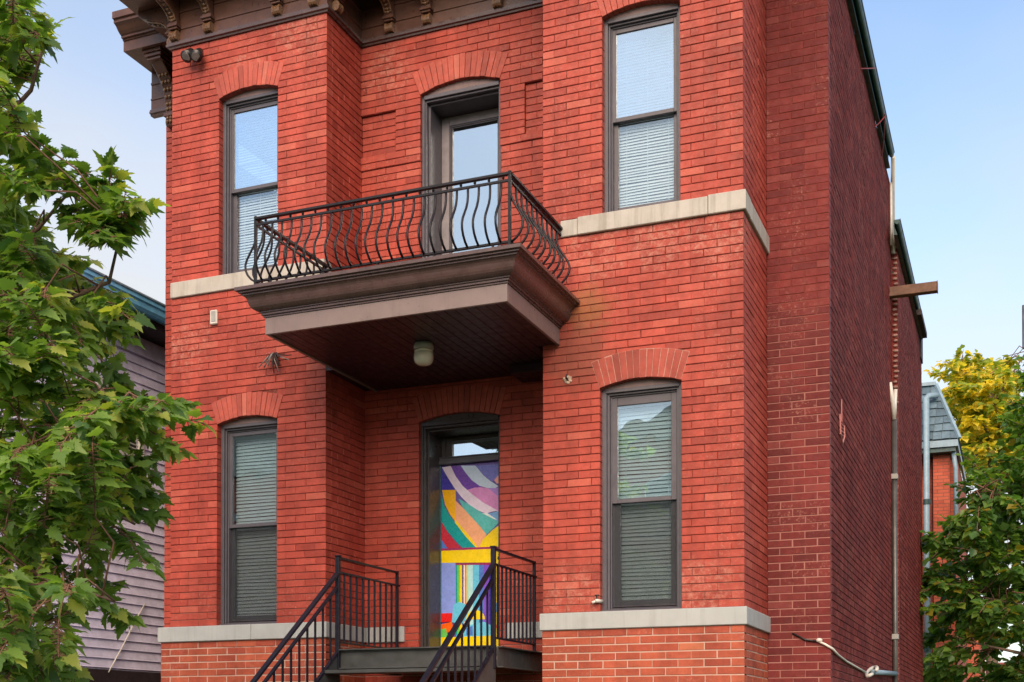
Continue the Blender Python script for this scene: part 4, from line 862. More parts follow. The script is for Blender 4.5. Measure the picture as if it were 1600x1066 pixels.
# side wall: eaves, downpipe, beam, cables
def eave(name, x, z, y0, y1, ov):
    q = MB(); q.box(x + 0.004, x + ov, y0, y1, z - 0.05, z + 0.02); q.prism([(x + 0.004, y0, z - 0.16), (x + 0.05, y0, z - 0.16), (x + ov, y0, z - 0.052), (x + 0.004, y0, z - 0.052)], (0, y1 - y0, 0))
    e = q.build(name, M_TEAL, house)
    q = MB(); q.sweep([(x + ov - 0.01, y1), (x + ov - 0.01, y0)], [(-0.02, z + 0.04), (-0.02, z + 0.0), (-0.11, z - 0.02), (-0.13, z + 0.01), (-0.12, z + 0.07), (-0.115, z + 0.07), (-0.12, z + 0.012), (-0.105, z - 0.01)]) if False else None
    q = MB(); n = 8
    arcp = [(x + ov + 0.034 + 0.036 * math.cos(math.pi + math.pi * k / n), z + 0.035 + 0.060 * math.sin(math.pi + math.pi * k / n)) for k in range(n + 1)]
    q.prism([(a, y0, b) for a, b in arcp], (0, y1 - y0, 0)); q.build("gutter", M_TEAL, e)
    q = MB(); q.box(x + ov + 0.069, x + ov + 0.075, y0, y1, z + 0.028, z + 0.046); q.build("gutter_lip", M_ZINC, e)
    return e
ea = eave("eaves", XMR, 7.30, YM + 0.1, 16.50, 0.03); eb = eave("eaves", XS2, 6.46, 16.56, YE2 - 0.4, 0.012)
m = MB(); m.box(XS2 - 0.1, XS2 + 0.02, YE2 - 0.4, YE2 + 0.02, 6.02, 6.55); m.box(XS2 + 0.022, XS2 + 0.11, YE2 - 1.6, YE2 - 0.35, 6.33, 6.41); m.build("eaves_end", M_DARKWOOD, house)
M_RED = plain("red_wire", (0.26, 0.015, 0.02), 0.5)
for k, (y, d) in enumerate(((13.7, 0.5), (15.1, 0.25), (15.9, -0.6))):
    m = MB(); m.tube([(XMR + 0.004, y, 7.05), (XMR + 0.05, y + d * 0.4, 7.14), (XMR + 0.10, y + d, 7.28)], 0.006, 6); tag(m.build("wire_stay", M_RED, at=(XMR, y, 7.1)), "thin red wire stay under the front gutter, %s" % ("nearest the front", "the middle one of three", "the one nearest the downpipe")[k], "wire", "red wire stays under the gutter")

px_, py = XMR + 0.035, YE1 - 0.09
pipe = empty("downpipe", (px_, py, ZG), "tall grey metal downpipe at the step in the side wall", "pipe")
m = MB(); m.tube([(px_, py, ZG), (px_, py, 4.06)], 0.037, 10); m.build("lower_pipe", M_ZINC, pipe, smooth=True)
m = MB(); m.tube([(px_ - 0.005, py, 6.25), (px_ - 0.005, py, 7.08), (px_ + 0.05, py - 0.55, 7.28)], 0.028, 10); m.tube([(px_ - 0.012, py - 0.16, 6.30), (px_ - 0.012, py - 0.16, 7.12)], 0.018, 8); m.build("upper_pipe", M_WHITE, pipe, smooth=True)
m = MB(); m.tube([(px_, py - 0.02, 4.05), (px_ - 0.01, py - 0.06, 4.25), (px_ - 0.04, py - 0.18, 4.50)], 0.030, 8); m.tube([(px_, py, 4.02), (px_ + 0.02, py, 4.45)], 0.024, 8); m.build("elbow", M_WHITE, pipe, smooth=True)
for z in (1.2, 3.3):
    m = MB(); m.box(px_ - 0.07, px_ + 0.045, py - 0.05, py + 0.05, z - 0.035, z + 0.035); m.build("bracket", M_GREY, pipe, bevel=0.005)
q = MB()
for k in range(31):                                       # ragged mortar left along the step of the wall
    z = 4.3 + 0.0683 * k; q.blob((XS2 - 0.03 + rr.uniform(-.01, .01), YE1 - 0.012, z), 0.026 + 0.012 * rr.random(), 0.012, 0.018, 6, 4)
tag(q.build("ragged_mortar", plain("ragged_mortar", (0.27, 0.17, 0.145), 0.9, 0.2, 0.4, 30), house), kind="stuff")

beam = empty("timber_beam", (XMR, 16.98, 5.69), "brown boxed timber beam jutting out of the side wall against the sky", "beam")
m = MB(); m.box(XMR - 0.05, -0.935, 16.88, 17.0, 5.628, 5.752); m.build("beam", M_BEAM, beam, bevel=0.006)
m = MB(); m.box(-0.935, -0.925, 16.875, 17.005, 5.622, 5.758); m.build("end_cap", M_BEAM, beam, bevel=0.003)

cab = empty("wall_cable", (-1.6, YM, 0.75), "pale cable sagging round the wall corner from a split in the bricks", "cable")
m = MB(); m.tube([(-1.85, YM - 0.004, 0.845), (-1.74, YM - 0.012, 0.785), (-1.62, YM - 0.016, 0.765)], 0.009, 6); m.build("dark_end", M_BLACK, cab, smooth=True)
m = MB(); m.tube([(-1.62, YM - 0.016, 0.765), (-1.56, YM - 0.02, 0.735), (XMR + 0.016, YM - 0.012, 0.700), (XMR + 0.016, YM + 0.35, 0.665), (XMR + 0.014, YM + 1.0, 0.635), (XMR + 0.014, YM + 1.9, 0.615), (XMR + 0.014, YM + 2.6, 0.600)], 0.011, 7); m.blob((-1.615, YM - 0.02, 0.775), 0.03, 0.018, 0.02, 7, 5); m.build("pale_cable", M_WHITE, cab, smooth=True)
cond = empty("conduit_pipe", (XMR, 15.6, 0.67), "short pale horizontal conduit with a round clamp near the downpipe", "pipe")
m = MB(); m.tube([(XMR + 0.05, 14.2, 0.62), (XMR + 0.05, 17.0, 0.715)], 0.030, 9); m.build("conduit", M_BLUE_PALE, cond, smooth=True)
m = MB(); m.tube([(XMR + 0.05 + 0.05 * math.cos(a), 14.05 + 0.30 * math.sin(a), 0.62 + 0.06 * math.cos(a) * 0.2 + 0.06 * math.sin(a * 1.0)) for a in [2 * math.pi * k / 14 for k in range(13)]], 0.02, 7); m.build("clamp_ring", M_WHITE, cond, smooth=True)
an = empty("wall_anchor", (XMR, 11.9, 2.81), "small pale wire anchor on the side wall near its front corner", "anchor")
m = MB(); m.tube([(XMR + 0.012, 11.80, 2.90), (XMR + 0.016, 11.82, 2.72), (XMR + 0.016, 11.95, 2.66), (XMR + 0.016, 12.10, 2.76), (XMR + 0.012, 12.10, 2.86)], 0.008, 6)
for k in range(4): m.tube([(XMR + 0.012, 11.80, 2.72 + 0.035 * k), (XMR + 0.012, 12.10, 2.76 + 0.03 * k)], 0.005, 5)
m.tube([(XMR + 0.012, 11.93, 2.86), (XMR + 0.010, 11.94, 3.07)], 0.006, 5); m.build("anchor_wire", plain("pink_wire", (0.42, 0.16, 0.15), 0.6), an)

# ---------------------------------------------------------------- lavender neighbour on the left
PX = -9.5
nb_ = empty("lavender_house", (PX - 2, 10.0, ZG), "lavender weatherboard house with a blue gutter between the maple and the brick house", "house")
m = MB(); m.box(PX - 6, PX - 0.03, 9.0, 22.0, ZG, 4.5); body = m.build("wall", M_SIDING, nb_)
def board_gap(z): return [(9.0, 22.0)] if not (3.18 < z < 3.86) else [(9.0, 11.18), (11.86, 22.0)]
n = 49; ex = 0.108; z0 = 0.685 - 0.108 * 21
for k in range(n + 6):
    z = z0 + ex * k
    if z > 4.43: break
    for a, b in board_gap(z + ex / 2):
        m = MB(); m.prism([(PX - 0.03, a, z), (PX + 0.012 + rng.uniform(-.002, .002), a, z + rng.uniform(-.002, .002)), (PX + 0.008, a, z + 0.004), (PX - 0.012, a, z + ex + 0.02), (PX - 0.03, a, z + ex + 0.02)], (0, b - a, 0)); m.build("siding_board", M_SIDING, body)
m = MB(); m.box(PX - 0.02, PX + 0.03, 9.0, 22.0, 0.50, 0.66); m.build("skirt_board", M_DARKWOOD, nb_)
m = MB(); m.box(PX - 0.02, PX + 0.035, 9.0, 22.0, 4.36, 4.56); m.build("frieze_board", M_SIDING, nb_)
m = MB(); m.box(PX - 0.05, PX + 0.36, 8.7, 22.4, 4.58, 4.66); m.build("eaves", M_DARKWOOD, nb_)
m = MB(); m.prism([(PX + 0.355 + a, 8.7, 4.668 + b) for a, b in ((0, 0), (0.09, 0), (0.115, 0.03), (0.12, 0.09), (0.14, 0.10), (0.14, 0.15), (0, 0.15))], (0, 13.7, 0)); gu = m.build("gutter", M_BLUE, nb_)
m = MB(); m.box(PX + 0.496, PX + 0.51, 8.7, 22.4, 4.815, 4.835); m.build("gutter_lip", M_BLUE_PALE, gu)
m = MB(); m.prism([(PX + 0.36, 8.7, 4.70), (PX + 0.36, 8.7, 4.76), (PX - 3.0, 8.7, 6.1), (PX - 6.4, 8.7, 4.76), (PX - 6.4, 8.7, 4.70), (PX - 3.0, 8.7, 6.0)], (0, 8.0, 0)); m.build("roof", M_SHAKE, nb_)
m = MB(); m.prism([(PX - 3.4, 16.2, 4.7), (-8.75, 16.2, 5.75), (-8.75, 16.2, 5.85), (PX - 2.6, 18.5, 6.9), (PX - 3.4, 18.5, 6.9)], (0, 0.12, 0)) if False else m.box(PX - 3.2, -9.0, 17.0, 22.0, 4.4, 6.1)
m.build("rear_gable", M_SIDING, nb_)
rr = random.Random(8)
for r_ in range(5):                                      # shakes of the rear roof slope that faces the street
    for k in range(16):
        x = PX - 2.6 + 0.22 * k + 0.1 * (r_ % 2); z = 5.95 + 0.16 * r_; y = 16.75 + 0.22 * r_
        m = MB(); m.prism([(x, y, z), (x + 0.205, y, z + rr.uniform(-.01, .01)), (x + 0.205, y + 0.24, z + 0.19), (x, y + 0.24, z + 0.19)], (0, -0.012, 0.02)); m.build("roof_shake", M_SHAKE, nb_)
m = MB(); m.box(PX - 0.01, PX + 0.045, 11.12, 11.20, 3.12, 3.92); m.box(PX - 0.01, PX + 0.045, 11.84, 11.92, 3.12, 3.92); m.box(PX - 0.01, PX + 0.045, 11.20, 11.84, 3.84, 3.92); m.box(PX - 0.01, PX + 0.06, 11.20, 11.84, 3.12, 3.18); wn = m.build("window", M_WHITE, nb_)
m = MB(); m.box(PX - 0.025, PX - 0.015, 11.2, 11.84, 3.18, 3.84); m.build("pane", M_BLACK, wn)
m = MB()
for k in range(14): m.tube([(PX + 0.015, 11.2, 3.20 + 0.045 * k), (PX + 0.03, 11.52, 3.21 + 0.045 * k), (PX + 0.015, 11.84, 3.20 + 0.045 * k)], 0.007, 5)
m.build("grille", M_WHITE, wn)
wp = MB(); wp.tube([(PX + 0.03, 11.33, 0.63), (PX + 0.035, 11.55, 0.92), (PX + 0.035, 11.80, 1.27), (PX + 0.03, 11.96, 1.46)], 0.008, 6)
tag(wp.build("loose_wire", M_WHITE, smooth=True, at=(PX, 11.3, 0.63)), "loose white wire slanting across the lavender boards", "wire")

# ---------------------------------------------------------------- houses behind, right
sl_ = empty("slate_house", (-2.6, 29.0, ZG), "brick house with a slate mansard and pale blue trim behind the side wall", "house")
YT = 27.0
m = MB(); m.box(-5.0, -1.62, YT + 0.3, 33.0, ZG, 5.8); m.box(-1.587, -1.264, YT + 0.02, YT + 0.4, ZG, 5.72); m.box(-1.30, -1.153, YT + 0.25, 33.0, ZG, 5.72); m.build("wall", M_FAR_BRICK, sl_)
mb = MB(); mb.prism([(-5.0, YT - 0.25, 5.86), (-1.06, YT - 0.25, 5.86), (-1.54, YT + 0.25, 7.12), (-5.0, YT + 0.25, 7.12)], (0, 3.0, 0)); mr = mb.build("mansard_roof", M_SLATE, sl_)
for r_ in range(7):
    z0_, z1_ = 5.88 + 0.172 * r_, 5.88 + 0.172 * (r_ + 1) + 0.03
    xr_ = -1.075 - 0.48 * (z0_ - 5.86) / 1.26
    for k in range(8):
        x1 = xr_ - 0.165 * k - (0.08 if r_ % 2 and k else 0); x0 = xr_ - 0.165 * (k + 1) - (0.08 if r_ % 2 else 0) + 0.008
        yz = lambda z: YT - 0.25 + 0.5 * (z - 5.86) / 1.26; j = rng.uniform(-.012, .012)
        m = MB(); m.prism([(x0, yz(z0_) - 0.045, z0_ + j), (x1, yz(z0_) - 0.045, z0_ + j + rng.uniform(-.01, .01)), (x1 - (0.06 if k == 0 else 0), yz(z1_) - 0.012, z1_), (x0, yz(z1_) - 0.012, z1_)], (0, 0.014, 0.004)); m.build("slate", M_SLATE, mr)
m = MB(); m.bar((-1.058, YT - 0.28, 5.86), (-1.535, YT + 0.22, 7.13), 0.07, 0.05); m.bar((-1.535, YT + 0.22, 7.14), (-5.0, YT + 0.22, 7.14), 0.09, 0.07); m.build("hip_flashing", M_BLUE_PALE, mr)
m = MB(); m.box(-5.0, -1.09, YT - 0.27, YT - 0.22, 5.71, 5.845); m.box(-1.14, -1.09, YT - 0.22, 31.0, 5.71, 5.845); m.build("fascia_board", M_BLUE_PALE, sl_)
m = MB(); m.box(-5.0, -1.14, YT - 0.22, YT + 0.3, 5.62, 5.70); m.build("eaves", M_TEAL, sl_)
m = MB(); m.tube([(-1.69, YT - 0.33, ZG), (-1.69, YT - 0.33, 6.72), (-1.66, YT - 0.1, 6.82), (-1.50, YT + 0.02, 6.84)], 0.062, 10); m.build("downpipe", M_BLUE_PALE, sl_, smooth=True)
for z in (0.2, 1.6, 3.1, 4.6):
    m = MB(); m.lathe([(0.064, -0.05), (0.078, -0.05), (0.078, 0.05), (0.064, 0.05)], (-1.69, YT - 0.33, z), 10); m.build("pipe_collar", M_TEAL, sl_)
m = MB(); m.tube([(-1.19, YT - 0.1, 5.65), (-1.15, YT - 0.05, 5.3), (-1.13, YT - 0.02, 3.4)], 0.045, 8); m.build("corner_pipe", M_BLUE_PALE, sl_, smooth=True)

ob = empty("brick_garage", (-1.3, 42.0, ZG), "orange brick garage far back under the green tree", "garage")
m = MB(); m.box(-1.64, -1.03, 40.0, 46.0, ZG, 3.2); m.build("wall", M_FAR_BRICK, ob)
m = MB(); m.box(-1.98, -1.642, 39.6, 46.0, ZG, 3.4); m.build("side_wing", M_BRICK_SIDE, ob)
for k in range(16):
    m = MB(); m.box(-1.985, -1.645, 39.588, 39.602, 1.2 + 0.07 * k, 1.262 + 0.07 * k); m.build("brick_course", M_BRICK_SIDE, ob)
m = MB(); m.box(-2.0, -1.0, 39.5, 46.1, 3.41, 3.5); m.build("roof", M_DARKWOOD, ob)
ph = empty("pink_house", (-0.7, 57.0, ZG), "small pink rendered house with a white window far back at the lower right", "house")
m = MB(); m.box(-1.30, 1.2, 55.0, 60.0, ZG, 2.55); m.build("wall", M_PINK, ph)
m = MB(); m.box(-1.36, 1.3, 54.9, 60.1, 2.553, 2.70); m.build("roof", plain("red_roof", (0.20, 0.05, 0.05), 0.7), ph)
m = MB(); m.box(-1.16, -0.55, 54.94, 55.0, 1.5, 2.44); pw = m.build("window", M_GREY, ph)
m = MB(); m.box(-1.09, -0.89, 54.93, 54.938, 1.6, 2.33); m.box(-0.84, -0.62, 54.93, 54.938, 1.6, 2.33); m.build("pane", plain("teal_pane", (0.05, 0.16, 0.19), 0.2), pw)

sg = empty("street_sign", (0.24, 9.0, ZG), "dark sign plate on a post cut off by the right edge of the photo", "sign")
m = MB(); m.box(0.041, 0.44, 8.985, 8.997, 2.535, 2.828); m.build("sign_plate", plain("sign_dark", (0.008, 0.008, 0.02), 0.4), sg, bevel=0.004)
m = MB(); m.tube([(0.24, 9.03, ZG), (0.24, 9.03, 2.9)], 0.03, 8); m.build("post", M_ZINC, sg)

# ---------------------------------------------------------------- houses across the street (they mirror in the panes and cut the low sun)
def row_house(x0, x1, y, h, col, label, gable):
    e = empty("row_house", ((x0 + x1) / 2, y, ZG), label, "house", "houses across the street")
    m = MB(); m.box(x0, x1, y - 9, y, ZG, h); m.build("wall", col, e)
    m = MB(); xm = (x0 + x1) / 2
    if gable: m.prism([(x0 - 0.3, y + 0.3, h + 0.003), (x1 + 0.3, y + 0.3, h + 0.003), (xm, y + 0.3, h + 2.6)], (0, -9.6, 0))
    else: m.box(x0 - 0.25, x1 + 0.25, y - 9.2, y + 0.35, h + 0.003, h + 0.45)
    m.build("roof", M_SHAKE if gable else M_CORN, e)
    for zz in (0.6, 3.6, 6.4):
        if zz + 1.9 > h: break
        for k in range(3):
            xx = x0 + (x1 - x0) * (k + 0.5) / 3
            f = MB(); f.box(xx - 0.55, xx + 0.55, y - 0.02, y + 0.05, zz, zz + 1.9); fo = f.build("window", M_WHITE, e)
            f = MB(); f.box(xx - 0.45, xx + 0.45, y + 0.051, y + 0.058, zz + 0.1, zz + 1.8); f.build("pane", plain("far_pane", (0.05, 0.06, 0.07), 0.1), fo)
row_house(-33, -24, -20, 9.8, M_ORANGE, "gabled orange brick house across the street, mirrored in the panes", True)
row_house(-22.5, -14, -20, 7.6, M_BRICK_SIDE, "flat roofed dark red brick house across the street", False)
row_house(-12.5, -4.5, -20, 9.6, M_ORANGE, "gabled orange brick house across the street facing the bays", True)

# ---------------------------------------------------------------- trees
MAPLE_TWIGS=[(-4.58, 4.99, 2.22), (-4.4, 4.91, 1.76), (-6.65, 6.48, 3.82), (-6.14, 5.96, 4.22), (-4.7, 4.81, 1.78), (-6.04, 5.87, 2.33), (-5.38, 5.41, 3.8), (-5.84, 5.98, 2.08), (-4.79, 5.13, 2.44), (-5.26, 5.44, 3.91), (-6.48, 6.45, 5.0), (-5.36, 5.49, 2.83), (-5.07, 4.93, 2.41), (-4.69, 4.83, 3.15), (-4.68, 4.8, 2.75), (-6.02, 6.73, 2.65), (-6.19, 6.03, 2.63), (-5.99, 5.81, 4.59), (-6.26, 6.3, 2.81), (-5.39, 5.56, 3.51), (-6.0, 6.42, 2.76), (-5.03, 4.92, 1.77), (-4.96, 4.89, 3.16), (-4.5, 4.89, 1.77), (-5.75, 5.65, 4.17), (-5.45, 5.69, 3.89), (-4.48, 4.85, 1.97), (-6.26, 6.6, 3.93), (-5.54, 5.48, 3.29), (-5.34, 5.33, 2.17), (-4.87, 5.17, 2.34), (-6.41, 6.31, 4.29), (-5.57, 5.78, 2.48), (-5.98, 6.71, 3.1), (-5.81, 6.03, 2.82), (-6.0, 5.83, 3.21), (-5.35, 5.44, 2.64), (-4.69, 4.96, 2.05), (-5.77, 5.97, 2.96), (-5.19, 5.37, 2.16), (-5.57, 5.4, 3.34), (-6.44, 6.56, 3.99), (-5.66, 6.12, 2.11), (-4.95, 5.0, 3.33), (-5.22, 5.18, 2.65), (-5.02, 5.44, 3.09), (-6.08, 6.23, 3.43), (-4.57, 4.83, 1.77), (-5.36, 5.22, 2.44), (-4.86, 4.8, 3.01), (-6.25, 6.3, 4.72), (-6.31, 6.38, 4.11), (-5.64, 5.66, 4.49), (-5.38, 5.5, 4.27), (-5.64, 5.65, 3.19), (-4.68, 4.86, 3.64), (-6.1, 6.22, 2.6), (-4.98, 5.77, 2.38), (-5.74, 6.51, 2.45), (-6.57, 6.49, 4.92), (-6.14, 6.46, 3.71), (-4.73, 4.96, 1.69), (-5.92, 6.0, 3.2), (-5.12, 5.87, 2.63), (-5.92, 6.05, 4.83), (-5.23, 5.23, 2.48), (-5.54, 5.48, 2.92), (-5.21, 5.86, 2.5), (-5.6, 6.14, 2.95), (-5.62, 5.93, 2.3), (-5.86, 6.16, 3.12), (-6.55, 6.55, 2.38), (-5.78, 5.83, 3.42), (-5.68, 6.56, 2.59), (-5.23, 5.08, 3.38), (-6.21, 6.46, 3.41), (-4.91, 5.2, 3.76), (-5.87, 6.8, 2.92), (-5.66, 6.19, 2.39), (-5.92, 6.05, 4.12), (-5.23, 5.25, 3.8), (-6.54, 6.46, 2.19), (-4.81, 5.28, 2.24), (-4.9, 4.86, 1.87), (-4.79, 5.14, 2.85), (-5.3, 5.47, 2.46), (-4.91, 4.77, 3.87), (-5.8, 5.65, 3.22), (-5.1, 5.47, 2.7), (-5.48, 5.57, 2.18), (-5.9, 6.25, 4.39), (-5.97, 6.53, 3.02), (-5.93, 5.75, 3.0), (-5.99, 5.8, 4.22), (-4.66, 5.27, 2.15), (-4.5, 5.38, 2.68), (-4.45, 5.41, 2.72), (-4.59, 5.47, 2.89), (-4.61, 5.41, 2.77), (-4.59, 5.48, 2.82), (-4.75, 5.57, 2.92), (-4.52, 5.37, 2.63), (-4.63, 5.43, 2.91), (-4.55, 5.35, 2.68), (-4.64, 5.54, 1.8), (-4.61, 5.38, 1.45), (-4.63, 5.6, 1.56), (-4.88, 5.81, 1.72), (-5.06, 5.77, 1.59), (-4.99, 5.72, 1.47), (-4.56, 5.55, 1.21), (-4.33, 5.4, 1.59), (-4.95, 5.8, 1.32), (-4.83, 5.92, 1.47), (-4.89, 5.65, 1.74), (-5.04, 5.74, 1.32), (-3.9, 4.88, 1.55), (-4.77, 5.3, 1.56), (-4.88, 5.86, 1.4), (-5.23, 5.7, 1.74), (-4.88, 5.44, 1.73), (-5.15, 5.73, 1.56), (-4.71, 5.25, 1.3), (-4.22, 5.17, 1.59), (-4.78, 5.54, 1.59), (-4.8, 5.72, 1.48), (-4.18, 5.38, 1.63), (-5.05, 5.48, 1.58), (-4.34, 5.01, 1.62), (-4.07, 4.76, 1.18), (-4.71, 5.75, 1.52), (-4.88, 5.97, 1.99), (-4.47, 4.86, 1.3), (-4.78, 5.86, 1.36), (-4.16, 4.73, 1.41), (-4.12, 4.85, 1.52), (-4.27, 5.09, 1.1), (-4.76, 5.8, 1.7), (-5.25, 5.67, 1.6), (-5.2, 5.67, 0.98), (-4.54, 5.06, 0.95), (-4.79, 4.93, 1.42), (-5.86, 5.82, 1.76), (-5.71, 5.86, 0.27), (-5.02, 5.97, 1.14), (-5.96, 5.98, 1.17), (-4.56, 4.46, 0.39), (-5.15, 5.2, 1.45), (-4.97, 5.45, 1.46), (-5.62, 5.83, 1.32), (-5.18, 5.52, 1.05), (-4.77, 4.85, 1.21), (-5.11, 5.09, 0.55), (-4.36, 4.85, 0.43), (-4.26, 4.81, 1.25), (-5.12, 5.65, 0.39), (-5.01, 4.93, 1.23), (-4.73, 5.11, 0.26), (-5.53, 5.99, 0.71), (-5.73, 5.95, 1.11), (-4.8, 5.42, 1.22), (-4.35, 4.5, 0.58), (-5.39, 5.73, 0.99), (-4.34, 4.98, 1.22), (-6.05, 5.89, 0.9), (-4.98, 5.31, 0.35), (-5.87, 5.98, 0.69), (-5.16, 5.59, 0.79), (-5.44, 6.02, 0.65), (-5.64, 5.92, 1.21), (-4.55, 4.75, 0.28), (-4.64, 4.94, 0.43), (-4.66, 4.72, 0.32), (-4.54, 4.79, 1.36), (-4.18, 4.57, 1.06), (-5.61, 5.7, 1.23), (-5.15, 5.3, 1.65), (-4.98, 5.77, 0.73), (-4.8, 5.36, 1.1), (-5.23, 5.83, 1.62), (-4.65, 4.84, 0.73), (-4.51, 5.26, 1.15), (-4.8, 5.05, 1.34), (-5.05, 4.97, 1.33), (-5.68, 5.62, 0.15), (-4.41, 4.59, 0.42), (-4.96, 5.69, 1.14), (-5.36, 5.75, 1.77), (-4.92, 4.91, 0.81), (-4.1, 4.63, 0.64), (-4.77, 4.79, 0.23), (-5.03, 5.03, 0.74), (-4.57, 4.77, 1.17), (-5.82, 5.7, 0.74), (-4.8, 5.22, 1.11), (-5.46, 5.56, 0.98), (-4.69, 4.61, 0.94), (-4.78, 5.55, 0.99), (-4.87, 5.2, 3.69), (-4.76, 5.26, 2.97), (-4.26, 5.48, 1.71), (-4.41, 5.43, 0.99), (-4.54, 5.38, 0.66), (-4.78, 5.29, 0.3), (-4.9, 5.19, 3.8), (-4.43, 5.39, 2.74), (-4.5, 5.37, 2.26)]
MAPLE_LIMBS=[[(-6.32, 5.22, -0.6), (-6.1, 5.27, 1.61), (-5.92, 5.32, 3.45), (-5.81, 5.33, 5.3)], [(-6.07, 5.29, 1.8), (-5.54, 5.38, 2.1), (-5.0, 5.49, 2.36), (-4.63, 5.53, 2.46), (-4.5, 5.47, 2.71)], [(-5.96, 5.31, 3.09), (-5.55, 5.47, 3.31), (-5.17, 5.51, 3.62), (-5.02, 5.46, 3.86)], [(-6.07, 5.19, 1.05), (-5.31, 5.17, 1.32), (-4.69, 5.2, 1.48), (-4.28, 5.26, 1.66), (-4.03, 5.25, 1.63)], [(-6.14, 5.17, 0.32), (-5.3, 5.07, 0.71), (-4.64, 5.02, 0.78), (-4.21, 5.08, 0.64)], [(-6.02, 5.2, 1.37), (-5.4, 5.34, 1.5), (-4.8, 5.48, 1.3), (-4.44, 5.52, 1.11)], [(-6.18, 5.16, -0.04), (-5.46, 5.23, 0.35), (-4.93, 5.33, 0.45)], [(-6.01, 5.3, 2.42), (-5.71, 5.63, 2.72), (-5.28, 5.69, 2.91), (-5.04, 5.68, 3.09)]]
